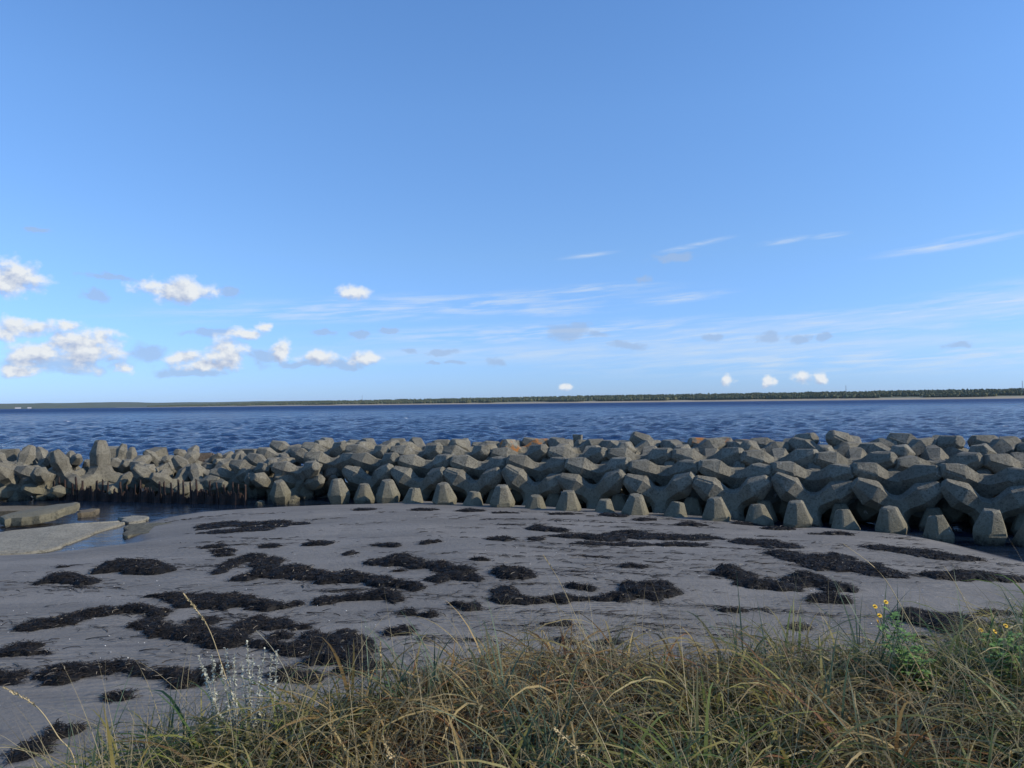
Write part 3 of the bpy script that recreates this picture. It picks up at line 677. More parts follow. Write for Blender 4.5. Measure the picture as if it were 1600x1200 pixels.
# ------------------------------------------------------------------ broken slabs at the water
def slab(corners, z_top, thick, label, mat, name='concrete_slab', sub=7, seed=0, tilt=None):
    """corners: photo points on the slab's top edge, each with its own height; broken edges"""
    rng = random.Random(seed); pts = [at(x, y, z) for (x, y, z) in corners]
    c = sum(pts, Vector())/len(pts)
    ring = []
    for i, p in enumerate(pts):
        q = pts[(i+1) % len(pts)]
        for s in range(sub):
            t = s/sub; v = p.lerp(q, t); j = 0.09 if 0 < s else 0.03
            ring.append(v + Vector((rng.uniform(-j, j), rng.uniform(-j, j), rng.uniform(-.012, .012))))
    bm = bmesh.new()
    top = [bm.verts.new(v-c) for v in ring]
    mid = [bm.verts.new((v-c)*1.004+Vector((rng.uniform(-.02,.02), rng.uniform(-.02,.02), -thick*0.45))) for v in ring]
    bot = [bm.verts.new((v-c)*0.985+Vector((rng.uniform(-.03,.03), rng.uniform(-.03,.03), -thick))) for v in ring]
    n = len(ring)
    inner = [bm.verts.new((v-c)*0.94+Vector((0, 0, 0.012))) for v in ring]
    for i in range(n):
        j = (i+1) % n
        bm.faces.new([top[i], top[j], inner[j], inner[i]])
        bm.faces.new([mid[i], mid[j], top[j], top[i]]); bm.faces.new([bot[i], bot[j], mid[j], mid[i]])
    bm.faces.new(inner); bm.faces.new(bot[::-1])
    bmesh.ops.recalc_face_normals(bm, faces=bm.faces)
    o = bm_obj(name, bm, mat); o.location = c
    return tag(o, label, 'concrete slab')
def build_slabs():
    slab([(-260,900,.22),(-260,850,.20),(0,831,.20),(95,820,.18),(178,814,.12),(196,816,.06),(150,831,.05),(112,846,.05),(74,859,.05),(0,866,.06)], .2, .30, 'large pale broken concrete slab sloping into the pool beside the sand', C_PALE, seed=1, sub=4)
    slab([(5,812,.25),(62,806,.30),(121,789,.50),(118,785,.52),(60,793,.36),(0,806,.27)], .4, .22, 'long tilted concrete slab propped out of the water', C_OLD, seed=2, sub=4)
    slab([(-160,806,.22),(88,796,.24),(80,791,.24),(-160,790,.22)], .2, .26, 'flat brown slab lying in the water behind the tilted slab', C_BROWN, seed=3, sub=5)
    slab([(122,802,.14),(151,799,.16),(150,794.5,.16),(126,797,.14)], .1, .2, 'small brown lump of broken concrete in the water by the tilted slab', C_BROWN, seed=4, sub=3)
    slab([(184,809,.09),(200,816,.07),(228,812,.07),(232,807,.09),(205,806,.1)], .1, .12, 'small thin slab fragment lying between the pool and the water', C_PALE, seed=5, sub=3)
    slab([(193,838,.07),(240,832,.10),(282,824,.16),(268,817,.17),(225,817,.11),(200,820,.07)], .2, .16, 'sand-covered slab with a broken stony edge beside the blue pool', C_OLD, seed=6, sub=4)
build_slabs()

# ------------------------------------------------------------------ seaweed
def strand_mesh(base, nrm_up, length, width, az, curl, lift, segs, rng):
    """thin curled ribbons; all arguments are arrays of one value for each strand"""
    n = len(base); s = np.linspace(0, 1, segs+1)
    ang = az[:, None] + curl[:, None]*(s[None]-0.5)
    step = length[:, None]/segs
    dx = np.cos(ang)*step; dy = np.sin(ang)*step
    x = base[:, 0:1]+np.cumsum(dx, 1)-dx[:, :1]; y = base[:, 1:2]+np.cumsum(dy, 1)-dy[:, :1]
    z = base[:, 2:3]+lift[:, None]*4*s[None]*(1-s[None])+nrm_up[:, None]*s[None]
    wz = rng.uniform(-1, 1, (n, 1))*0.7
    wx, wy = -np.sin(ang), np.cos(ang); ww = width[:, None]*(1-0.5*s[None]**2)/2
    L = np.stack([x+wx*ww, y+wy*ww, z+wz*ww], 2); R = np.stack([x-wx*ww, y-wy*ww, z-wz*ww], 2)
    V = np.stack([L, R], 2).reshape(-1, 3)
    k = (np.arange(n)*(segs+1)*2)[:, None]+(np.arange(segs)*2)[None]
    return V, np.stack([k, k+1, k+3, k+2], 2).reshape(-1, 4)
def seaweed_mat():
    m, w, b = new_mat('seaweed')
    an = w.n('ShaderNodeAttribute', attribute_name='tint'); w.L(an.outputs['Color'], b.inputs['Base Color'])
    b.inputs['Roughness'].default_value = 0.72; b.inputs['Specular IOR Level'].default_value = 0.22
    return m
SEAWEED = seaweed_mat()
def weed_tint(n, rng):
    u = rng.uniform(0, 1, (n, 1))**2.2
    c = np.array([[0.006, 0.0055, 0.005]])*(1-u)+np.array([[0.046, 0.034, 0.023]])*u
    pale = rng.uniform(0, 1, (n, 1)) > 0.975
    return np.where(pale, np.array([[0.22, 0.19, 0.14]]), c)
def seaweed_pile(ells, label, group=None, hmax=0.2, seed=0, dens=1.0, loose=0.5):
    rng = np.random.default_rng(seed+100)
    ells = [e for a_, b_ in zip(ells, ells[1:]) for e in (a_, tuple((p_+q_)/2*(1.0 if i_ < 2 else 0.85) for i_, (p_, q_) in enumerate(zip(a_, b_))))]+[ells[-1]]
    E_ = []
    for (x, y, rx, ry) in ells:
        p = on_sand(x, y+ry*0.25); h = EYE-p.z; D = p.y
        a = rx*D/F; bb = ry*D*D/(h*F)
        hh = 0.62*min(hmax, 0.33*min(a, bb)+0.02)
        bb = max(bb-hh*D/h*0.35, bb*0.72)               # the mound's own height already shows
        E_.append((p.x, p.y, a, bb, hh))
    E_ = np.array(E_); org = Vector((E_[:, 0].mean(), E_[:, 1].mean(), 0)); org.z = sz(org.x, org.y)
    def fieldh(x, y):
        wx = x+0.16*(fbm(x*1.7, y*1.7, 3, seed)-0.5)+0.22*(fbm(x*6, y*6, 3, seed+3)-.5); wy = y+0.22*(fbm(x*1.7+9, y*1.7, 3, seed+7)-0.5)+0.34*(fbm(x*6+4, y*6, 3, seed+5)-.5)
        rag = 1.3*(fbm(x*2.6+3, y*2.6, 4, seed+21)-0.5)
        f = np.full(x.shape, -1.0); hgt = np.zeros(x.shape)
        for (cx, cy, a, bb, hh) in E_:
            q = 1-((wx-cx)/a)**2-((wy-cy)/bb)**2+rag
            f = np.maximum(f, q); hgt = np.maximum(hgt, 1.1*hh*np.clip(q, 0, 1)**0.75)
        return f, hgt
    x0, x1 = (E_[:, 0]-E_[:, 2]).min()-.3, (E_[:, 0]+E_[:, 2]).max()+.3; y0, y1 = (E_[:, 1]-E_[:, 3]).min()-.4, (E_[:, 1]+E_[:, 3]).max()+.4
    st = max(0.045, math.sqrt((x1-x0)*(y1-y0)/9000))
    xs = np.arange(x0, x1+st, st); ys = np.arange(y0, y1+st, st); X, Y = np.meshgrid(xs, ys)
    f, hg = fieldh(X, Y)
    Z = sand_z(X.ravel(), Y.ravel()).reshape(X.shape)
    top = Z + hg*(0.35+1.2*fbm(X*4, Y*4, 3, seed+11)) + np.where(f > 0, 0.010, -0.015)
    nx, ny = len(xs), len(ys)
    i = (np.arange(ny-1)[:, None]*nx+np.arange(nx-1)[None])
    fm = np.maximum.reduce([f[:-1, :-1], f[1:, :-1], f[:-1, 1:], f[1:, 1:]]) > 0.10
    lab_ = np.where(fm, np.arange(fm.size).reshape(fm.shape)+1, 0)          # keep one connected heap
    for _ in range(400):
        m_ = lab_.copy()
        m_[1:] = np.maximum(m_[1:], lab_[:-1]); m_[:-1] = np.maximum(m_[:-1], lab_[1:]); m_[:, 1:] = np.maximum(m_[:, 1:], lab_[:, :-1]); m_[:, :-1] = np.maximum(m_[:, :-1], lab_[:, 1:])
        m_ = np.where(fm, m_, 0)
        if (m_ == lab_).all(): break
        lab_ = m_
    if not fm.any(): return
    ids, cnt = np.unique(lab_[fm], return_counts=True); fm = lab_ == ids[cnt.argmax()]
    i = i[fm]
    V = np.stack([X.ravel(), Y.ravel(), top.ravel()], 1); Fq = np.stack([i, i+1, i+nx+1, i+nx], 1)
    used, inv = np.unique(Fq, return_inverse=True); V = V[used]; Fq = inv.reshape(-1, 4)
    nb = len(V); C0 = np.tile(np.array([[0.006, 0.0055, 0.005]]), (nb, 1))
    area = fm.sum()*st*st; D = org.y
    per = np.interp(D, [5, 9, 14, 20], [3000, 1700, 800, 420])*dens
    n = int(area*per)+30
    c = rng.choice(np.flatnonzero(fm.ravel()), n); gy, gx = np.divmod(c, nx-1)
    bx = xs[gx]+rng.uniform(0, st, n); by = ys[gy]+rng.uniform(0, st, n)
    nl = int(n*0.16*loose); bx = np.concatenate([bx, bx[:nl]+rng.normal(0, .12, nl)]); by = np.concatenate([by, by[:nl]+rng.normal(0, .07, nl)]); n = len(bx)
    f2, h2 = fieldh(bx, by)
    bz = sand_z(bx, by)+h2*(0.35+1.2*fbm(bx*4, by*4, 3, seed+11))+0.014
    big = np.interp(D, [5, 10, 20], [1.0, 1.3, 2.0])
    ln = rng.uniform(0.03, 0.10, n)*np.sqrt(big); wd = rng.uniform(0.003, 0.008, n)*big
    lift = rng.uniform(0.0, 0.012, n)*(f2 > 0)+0.002; up = rng.normal(0, 0.010, n)*(f2 > 0.1)
    V2, F2 = strand_mesh(np.stack([bx, by, bz], 1), up, ln, wd, rng.uniform(0, 2*PI, n), rng.normal(0, 1.6, n), lift, 4, rng)
    T = np.repeat(weed_tint(n, rng), 10, 0)
    Vall = np.concatenate([V, V2])-np.array([tuple(org)]); me = mesh_np('seaweed_pile', Vall, np.concatenate([Fq, F2+nb]))
    colattr(me, np.concatenate([C0, T]))
    o = link('seaweed_pile', me, SEAWEED); o.location = org
    tag(o, label, 'seaweed', group)
def build_seaweed():
    G = 'small black seaweed heaps lying on the sand'
    small = 'small flat wisp of black seaweed lying on the grey sand'
    L = [
     ([(200,884,44,14),(245,891,28,8)], 'rounded black seaweed heap near the pale slabs and the blue pool', .28),
     ([(95,903,32,12),(132,910,20,5),(80,893,10,3)], 'low pointed seaweed heap on the sand below the pale slab', .22),
     ([(352,888,9,10),(368,876,14,10),(395,873,20,9),(422,880,20,12),(400,899,24,8),(372,903,12,5),(445,892,25,13),(480,897,25,11),(515,905,25,9),(545,895,12,6),(560,905,28,8),(600,910,25,6),(640,914,22,5),(658,917,12,5)], 'long seaweed bank starting in a ring and trailing to a thin tail', .26),
     ([(585,878,18,6),(620,875,28,10),(650,882,25,9),(690,885,25,9),(720,893,25,9),(690,905,22,7),(745,902,16,7)], 'forked seaweed bank beyond the tail of the ring-ended bank', .24),
     ([(800,894,32,11)], 'compact oval seaweed heap beside the forked bank', .2),
     ([(785,925,18,11),(800,935,25,9),(835,938,22,8),(875,935,25,9),(910,936,20,6)], 'lumpy sagging row of seaweed heaps joined together', .18),
     ([(904,918,24,6)], 'tiny oval seaweed heap just behind the lumpy joined row', .1),
     ([(1005,920,35,16),(1045,920,22,13),(970,934,28,7),(945,938,15,4)], 'high domed seaweed heap with a flat tail, behind the dune grass', .3),
     ([(1145,896,32,9),(1180,910,30,11),(1225,915,25,9),(1275,905,28,14),(1315,920,28,8)], 'two-humped seaweed bank with a low saddle between the humps', .26),
     ([(1300,935,32,10),(1270,938,12,4)], 'small seaweed heap in front of the two-humped bank', .16),
     ([(1240,868,35,10),(1290,880,45,12),(1350,885,50,12),(1385,895,30,8),(1300,870,40,6)], 'broad thin seaweed mat spread toward the breakwater', .07),
     ([(1480,900,35,10),(1530,900,40,8),(1580,905,35,6),(1640,908,40,6)], 'long seaweed streak continuing from the broad thin mat', .10),
     ([(1380,855,35,6),(1430,862,45,7),(1480,870,45,6),(1520,874,20,3)], 'flat seaweed strip along the wet sand edge by the upright legs', .06),
     ([(1440,965,35,15),(1490,972,45,20),(1530,975,30,14)], 'wide seaweed mound behind the yellow-flowered plants', .18),
     ([(55,975,28,15),(95,970,35,13),(130,962,30,11),(170,955,30,9),(210,953,30,7),(245,958,15,8)], 'curved seaweed bank like a boomerang, thick at one end', .22),
     ([(235,972,14,12),(262,985,28,12),(295,985,30,13),(320,970,20,8),(330,992,28,10),(360,1000,30,14),(385,980,22,14),(400,968,18,10),(430,975,20,6),(465,982,15,5),(415,1005,25,10),(450,1012,25,10),(490,1000,30,22),(530,998,32,22),(560,1005,25,17),(520,1025,35,12),(560,1035,22,12),(545,1050,25,8),(590,1040,25,5)], 'largest winding seaweed bank, looping round a bare patch of sand', .24),
     ([(245,932,18,3),(270,932,15,5),(310,938,25,12),(345,937,30,15),(375,940,25,12),(415,947,30,8),(455,944,15,3)], 'humped seaweed heap with thin tails at both ends', .24),
     ([(510,937,20,8),(550,933,28,8),(595,930,28,8),(622,937,10,3)], 'straight narrow seaweed bank lying alone on rippled sand', .16),
     ([(735,947,22,8),(712,944,12,3)], 'small seaweed heap before the lumpy joined row', .1),
     ([(25,1015,25,6),(10,1025,18,6),(70,1020,20,3)], 'flat ragged seaweed patch near the boomerang-shaped bank', .08),
     ([(5,1060,20,14),(20,1070,15,5),(-20,1060,20,12)], 'seaweed heap cut by the edge of the view beside the ragged patch', .16),
     ([(110,1048,38,18),(155,1043,35,14),(195,1042,25,10),(225,1050,15,8)], 'thick seaweed bank at the edge of the dune grass', .2),
     ([(255,1052,30,10),(290,1062,28,14)], 'matted seaweed heap just beyond the silvery plant', .16),
     ([(345,1045,28,13),(320,1062,18,10)], 'seaweed heap seen through the silvery stems', .16),
     ([(450,1055,25,13),(485,1062,22,8)], 'seaweed heap close beside the silvery plant on the sand', .16),
     ([(178,1090,20,6)], 'tiny dark seaweed wisp in the hollow before the thick bank', .05),
     ([(115,1143,20,7),(85,1147,25,10),(55,1160,22,14),(38,1178,18,12),(65,1185,15,4)], 'crescent-shaped seaweed heap curling round bare sand by the grass', .16),
     ([(840,825,18,5),(870,829,15,3)], 'little seaweed hummock at the start of the long wrack line', .10),
     ([(900,838,35,5),(950,840,30,6),(985,832,25,5),(1030,838,45,6),(1090,840,40,5)], 'long thin wrack line of seaweed parallel to the breakwater', .07),
     ([(940,849,45,4),(1010,851,40,3),(1070,850,45,4)], 'thin second wrack line lying beside the long one', .04),
     ([(1180,846,40,6),(1220,853,35,6)], 'ragged seaweed mat between the wrack line and the broad mat', .05),
     ([(345,820,40,5),(395,818,60,3)], 'flat strip of washed seaweed near the water by the piling', .05),
     ([(370,829,60,3),(450,818,40,3)], 'thin flat seaweed film beside the strip near the piling', .03)]
    for i, (e, lab, h) in enumerate(L): seaweed_pile(e, lab, None, h, seed=i*13)
    for i, (x, y, rx, ry) in enumerate([(640,957,17,4),(665,962,18,4),(625,988,24,7),(865,974,24,4),(882,1000,18,5),(985,884,18,4),(785,843,22,3),(838,843,10,3),(335,854,18,3),(350,861,22,4),(418,853,18,4),(498,849,26,4),(570,796,17,3),(1150,955,24,5),(955,1004,22,5),
                                        (605,852,25,3),(672,848,16,2),(1245,979,26,5),(1450,998,50,3),(100,886,12,2),(355,867,14,3),(545,866,12,2),(625,893,10,2),(745,875,18,2),(1010,812,22,3),(1080,820,30,3),(960,805,25,3),(880,803,22,2),(790,801,22,2),(1165,818,26,3),(1215,826,28,3),(660,797,24,2),(735,798,20,2),(1300,834,30,3),(1560,960,40,4)]):
        seaweed_pile([(x, y, rx, ry)], small, G, .06, seed=913+i*7)
    # loose strands strewn over the whole beach
    rng = np.random.default_rng(77)
    pts = []; az = []
    for _ in range(430):
        y = rng.uniform(797, 1060) if rng.uniform() < .6 else rng.uniform(800, 905); x = (rng.uniform(-20, 1620) if rng.uniform() < .55 else rng.uniform(780, 1620)) if y < 905 else rng.uniform(-20, 1300)
        if y < 870 and x < 260: continue
        p = on_sand(x, y)
        if p.z < 0.12 or p.z > 0.92: continue
        n = int(rng.integers(2, 14) if rng.uniform() < .8 else rng.integers(20, 70)); sx = rng.uniform(0.08, 0.6)*(1 if n < 16 else 2.0); a0 = rng.normal(-0.12, 0.2)
        t = rng.normal(0, sx, n); u = rng.normal(0, 0.05, n)
        for j in range(n): pts.append((p.x+t[j]*math.cos(a0)-u[j]*math.sin(a0), p.y+t[j]*math.sin(a0)+u[j]*math.cos(a0))); az.append(a0+rng.normal(0, .5))
    pts = np.array(pts); n = len(pts); z = sand_z(pts[:, 0], pts[:, 1])+0.008
    D = pts[:, 1]; V, Fq = strand_mesh(np.column_stack([pts, z]), np.zeros(n), rng.uniform(.06, .28, n), rng.uniform(.004, .010, n)*np.interp(D, [5, 20], [1, 2.2]), np.array(az), rng.normal(0, 1.0, n), np.full(n, .006), 4, rng)
    me = mesh_np('loose_seaweed', V, Fq); colattr(me, np.repeat(weed_tint(n, rng), 10, 0))
    tag(link('loose_seaweed', me, SEAWEED), 'loose black seaweed strands strewn over the sand', 'seaweed', kind='stuff')
    # broken shell
    n = 500; px = rng.uniform(0, 1600, n); py = 800+250*rng.uniform(0, 1, n)**1.3
    c = []; 
    for x, y in zip(px, py):
        p = on_sand(x, y)
        if 0.15 < p.z < 0.9 and float(fbm(np.array([p.x*.35]), np.array([p.y*.8]), 2, 40)[0]) > 0.45: c.append(p)
    V = []; Fq = []
    for p in c:
        r_ = rng.uniform(.004, .011); a0 = rng.uniform(0, 6.28); b0 = len(V)
        for k in range(4): V.append((p.x+r_*math.cos(a0+k*PI/2), p.y+r_*.7*math.sin(a0+k*PI/2), p.z+.006))
        V.append((p.x, p.y, p.z+.018)); 
        for k in range(4): Fq.append((b0+k, b0+(k+1) % 4, b0+4))
    m, w, b = new_mat('shell'); b.inputs['Base Color'].default_value = rgb(.62, .60, .56); b.inputs['Roughness'].default_value = .5
    tag(link('shell_fragments', mesh_np('shell_fragments', np.array(V), np.array(Fq)), m), 'white broken shell fragments scattered on the grey sand', 'shells', kind='stuff')
build_seaweed()

# ------------------------------------------------------------------ dune grass
def blades(base, az, length, width, bend, lean, col, segs=7, tipcol=None, rng=None):
    """ribbons that rise and arch over; bend = total turn from upright in radians, lean = start angle from upright"""
    n = len(base); s = np.linspace(0, 1, segs+1)
    ang = lean[:, None]+bend[:, None]*s[None]**1.4
    step = (length/segs)[:, None]
    dr = np.sin(ang)*step; dz = np.cos(ang)*step
    r = np.cumsum(dr, 1)-dr[:, :1]; z = np.cumsum(dz, 1)-dz[:, :1]
    sway = rng.normal(0, .10, (n, 1))*s[None]**2*length[:, None]
    ca, sa = np.cos(az)[:, None], np.sin(az)[:, None]
    x = base[:, 0:1]+r*ca-sway*sa; y = base[:, 1:2]+r*sa+sway*ca; zz = base[:, 2:3]+z
    tw = rng.normal(0, .7, (n, 1))*s[None]
    wx = -sa*np.cos(tw); wy = ca*np.cos(tw); wz = np.sin(tw)
    ww = width[:, None]*np.clip(1.0-s[None]**2.2, 0.06, 1)*np.clip(0.55+s[None]*3, 0, 1)/2
    L = np.stack([x+wx*ww, y+wy*ww, zz+wz*ww], 2); R = np.stack([x-wx*ww, y-wy*ww, zz-wz*ww], 2)
    V = np.stack([L, R], 2).reshape(-1, 3)
    k = (np.arange(n)*(segs+1)*2)[:, None]+(np.arange(segs)*2)[None]
    Fq = np.stack([k, k+1, k+3, k+2], 2).reshape(-1, 4)
    tip = col if tipcol is None else tipcol
    C = col[:, None, :]*(1-s[None, :, None]**1.5)+tip[:, None, :]*s[None, :, None]**1.5
    C = np.repeat(C, 2, 1).reshape(-1, 3)
    return V, Fq, C
def grass_mat():
    m, w, b = new_mat('grass')
    an = w.n('ShaderNodeAttribute', attribute_name='tint'); w.L(an.outputs['Color'], b.inputs['Base Color'])
    b.inputs['Roughness'].default_value = 0.55; b.inputs['Specular IOR Level'].default_value = 0.3
    tr = w.n('ShaderNodeBsdfTranslucent'); w.L(an.outputs['Color'], tr.inputs[0])
    mx = w.n('ShaderNodeMixShader'); mx.inputs[0].default_value = 0.38
    w.L(b.outputs[0], mx.inputs[1]); w.L(tr.outputs[0], mx.inputs[2])
    w.L(mx.outputs[0], m.node_tree.nodes['Material Output'].inputs[0])
    return m
GRASS = grass_mat()
DRY = np.array([[.36,.255,.085],[.28,.155,.050],[.21,.095,.035],[.48,.375,.165],[.32,.22,.085]])
GREEN = np.array([[.135,.190,.036],[.225,.240,.050],[.085,.155,.048],[.34,.305,.080],[.055,.110,.030]])
def build_grass():
    rng = np.random.default_rng(5)
    def scatter(n, power=1.0, xr=(-2.1, 3.7), yr=(1.6, 4.9)):
        x = rng.uniform(*xr, n*3); y = rng.uniform(*yr, n*3)
        f, top = dune(x, y); keep = (f > 0.12) & (rng.uniform(0, 1, n*3) < np.clip(f*1.6, 0, 1)*(0.30+1.2*fbm(x*1.8, y*1.8, 3, 61)**power)*(0.75+0.25*sstep(-1.2, -0.4, x)))
        x, y = x[keep][:n], y[keep][:n]
        return x, y, sand_z(x, y)
    def dryness(x, y):
        d = fbm(x*0.9+3, y*1.1, 3, 12)
        d = d+0.36*np.exp(-((x+0.15)/0.50)**2)-0.10*sstep(0.6, 2.2, x)-0.16*(1-sstep(-1.9, -1.1, x))
        return sstep(0.40, 0.68, d)
    def paint(x, y, bias=0.0):
        dr = dryness(x, y)+bias; isdry = rng.uniform(0, 1, len(x)) < dr
        ci = rng.integers(0, 5, len(x)); c = np.where(isdry[:, None], DRY[ci], GREEN[ci])
        return c*rng.uniform(.65, 1.25, (len(x), 1)), isdry
    out = []
    # flattened thatch
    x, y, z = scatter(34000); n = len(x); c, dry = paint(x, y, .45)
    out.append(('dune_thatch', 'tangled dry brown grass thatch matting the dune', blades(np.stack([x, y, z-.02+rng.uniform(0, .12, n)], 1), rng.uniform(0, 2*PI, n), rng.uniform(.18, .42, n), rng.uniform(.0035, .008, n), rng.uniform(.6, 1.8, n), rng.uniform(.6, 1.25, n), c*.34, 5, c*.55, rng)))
    # arching blades: half in tufts that fountain outwards, half between them
    x1, y1, z1 = scatter(13000, 1.4)
    tx, ty, _ = scatter(330, 1.2); cnt = rng.integers(25, 75, len(tx)); ti = np.repeat(np.arange(len(tx)), cnt)
    x2 = tx[ti]+rng.normal(0, .035, len(ti)); y2 = ty[ti]+rng.normal(0, .035, len(ti))
    x = np.concatenate([x1, x2]); y = np.concatenate([y1, y2]); z = sand_z(x, y); n = len(x); n1 = len(x1)
    tdry = dryness(tx, ty)[ti]; c, dry = paint(x, y, -.08)
    tcol = np.where((rng.uniform(0, 1, len(tx)) < dryness(tx, ty)*.8)[:, None], DRY[rng.integers(0, 5, len(tx))], GREEN[rng.integers(0, 5, len(tx))])[ti]
    c[n1:] = 0.65*tcol*rng.uniform(.75, 1.3, (len(ti), 1))+0.35*c[n1:]
    tsize = np.concatenate([np.full(n1, .85), rng.uniform(.7, 1.35, len(tx))[ti]])
    flow = -2.4+1.2*(fbm(x*0.9, y*0.9, 2, 23)-.5)                       # most lean with the wind
    az = np.where(np.arange(n) < n1, flow+rng.normal(0, 1.1, n), rng.uniform(0, 2*PI, n))
    ln = (.34+.40*rng.uniform(0, 1, n))*tsize*.85
    tipc = np.where((rng.uniform(0, 1, n) < .45)[:, None], DRY[3]*1.05, c*1.1)
    out.append(('dune_grass', 'long arching green and straw blades of dune grass', blades(np.stack([x, y, z-.02], 1), az, ln, rng.uniform(.0060, .0165, n), rng.uniform(1.2, 3.0, n), rng.uniform(.12, .75, n), c, 8, tipc, rng)))
    # pale dead leaves and stems, thin and long
    x, y, z = scatter(9000); n = len(x)
    c = np.array([[.40,.33,.18]])*rng.uniform(.6, 1.15, (n, 1))
    out.append(('dead_grass', 'thin pale dead grass stems crossing over the dune grass', blades(np.stack([x, y, z], 1), rng.uniform(0, 2*PI, n), rng.uniform(.3, .72, n), rng.uniform(.0022, .0045, n), rng.uniform(.1, 1.5, n), rng.uniform(.2, 1.0, n), c, 7, c, rng)))
    # upright blue-green tufts
    B = []
    for _ in range(70):
        tx, ty = rng.uniform(-2.3, 4.4), rng.uniform(1.6, 4.2)
        f, _t = dune(np.array([tx]), np.array([ty]))
        if f[0] < .35: continue
        k = rng.integers(6, 22)
        bx = tx+rng.normal(0, .045, k); by = ty+rng.normal(0, .045, k); B.append(np.stack([bx, by, sand_z(bx, by)-.02], 1))
    B = np.concatenate(B); n = len(B)
    c = np.array([[.085,.135,.085]])*rng.uniform(.7, 1.35, (n, 1))+np.array([[.02,.015,.0]])*rng.uniform(0, 1, (n, 1))
    out.append(('fresh_grass', 'upright blue-green tufts of fresh dune grass', blades(B, rng.uniform(0, 2*PI, n), rng.uniform(.3, .62, n), rng.uniform(.007, .013, n), rng.uniform(.1, 1.2, n), rng.uniform(.02, .4, n), c, 8, c*1.2, rng)))
    for name, lab, (V, Fq, C) in out:
        me = mesh_np(name, V, Fq, True); colattr(me, C*0.80); tag(link(name, me, GRASS), lab, 'grass', kind='stuff')
build_grass()

# ------------------------------------------------------------------ single stalks and plants on the dune
def mat_plain(name, c, rough=.7, trans=0.0):
    m, w, b = new_mat(name); tc = w.n('ShaderNodeTexCoord'); n = w.noise(tc.outputs['Object'], 30.0, 3)
    w.L(w.mix(n, rgb(*[v*.7 for v in c]), rgb(*[min(v*1.25, .9) for v in c])), b.inputs['Base Color']); b.inputs['Roughness'].default_value = rough
    return m
STRAW = mat_plain('straw', (.42, .33, .17)); PALE_STEM = mat_plain('pale_stem', (.36, .33, .22)); SILVER = mat_plain('silver_leaf', (.42, .42, .32)); SILVER_STEM = mat_plain('silver_stem', (.25, .24, .19))
PLANT = mat_plain('plant_leaf', (.13, .24, .045)); PLANT_STEM = mat_plain('plant_stem', (.13, .17, .08)); YELLOW = mat_plain('yellow_petal', (.80, .46, .015)); DISC = mat_plain('flower_disc', (.45, .2, .02))
def ground_y(px, Y): d = ray(px, 1100); X = d.x/d.y*Y; return X, sz(X, Y)
def stalk(pxs, Y, label, head=.16, group=None, rad=.0028, mat=STRAW, headr=.008):
    """pxs: photo points from foot to tip; the stalk stands at distance Y on the dune"""
    pts = [at_y(x, y, Y-.02*i) for i, (x, y) in enumerate(pxs)]
    X, zg = pts[0].x, sz(pts[0].x, pts[0].y)
    foot = Vector((X, Y, min(zg, pts[0].z)-.02)); root = link('grass_stalk', None); root.location = foot
    ctl = [foot]+pts if pts[0].z-foot.z > .03 else pts
    # smooth it
    fine = []
    for i in range(len(ctl)-1):
        p0, p1, p2, p3 = ctl[max(i-1, 0)], ctl[i], ctl[i+1], ctl[min(i+2, len(ctl)-1)]
        for s in range(6):
            t = s/6; fine.append(0.5*((2*p1)+(p2-p0)*t+(2*p0-5*p1+4*p2-p3)*t*t+(3*p1-p0-3*p2+p3)*t**3))
    fine.append(ctl[-1]); fine = [p-foot for p in fine]
    n = len(fine); V, Fq = tubes([(fine, [rad*(1-.6*i/n) for i in range(n)])], 5)
    link('stem', mesh_np('stem', V, Fq, True), mat, root)
    if head:
        tip = fine[-1]; L = 0; j = n-1
        while j > 0 and L < head: L += (fine[j]-fine[j-1]).length; j -= 1
        seg = fine[j:]; V = []; Fq = []; rl = random.Random(int(pxs[0][0]))
        for q in range(int(head*420)):
            t = rl.random(); f_ = t*(len(seg)-1); a = int(min(f_, len(seg)-2)); c = seg[a].lerp(seg[a+1], f_-a); dr = (seg[a+1]-seg[a]).normalized()
            o_ = Vector((rl.gauss(0, 1), rl.gauss(0, 1), rl.gauss(0, 1))); o_ = (o_-dr*o_.dot(dr)).normalized()
            r_ = headr*(.35+math.sin(PI*min(t*.9+.12, 1))); l_ = rl.uniform(.010, .018); s_ = dr.cross(o_)*.0018; b0 = len(V)
            V += [c+s_, c-s_, c+o_*r_*.7+dr*l_*.6-s_, c+o_*r_*.55+dr*l_]; Fq.append((b0, b0+1, b0+2, b0+3))
        link('seed_head', mesh_np('seed_head', np.array([tuple(v) for v in V]), np.array(Fq)), mat, root)
    tag(root, label, 'grass stalk', group); return root
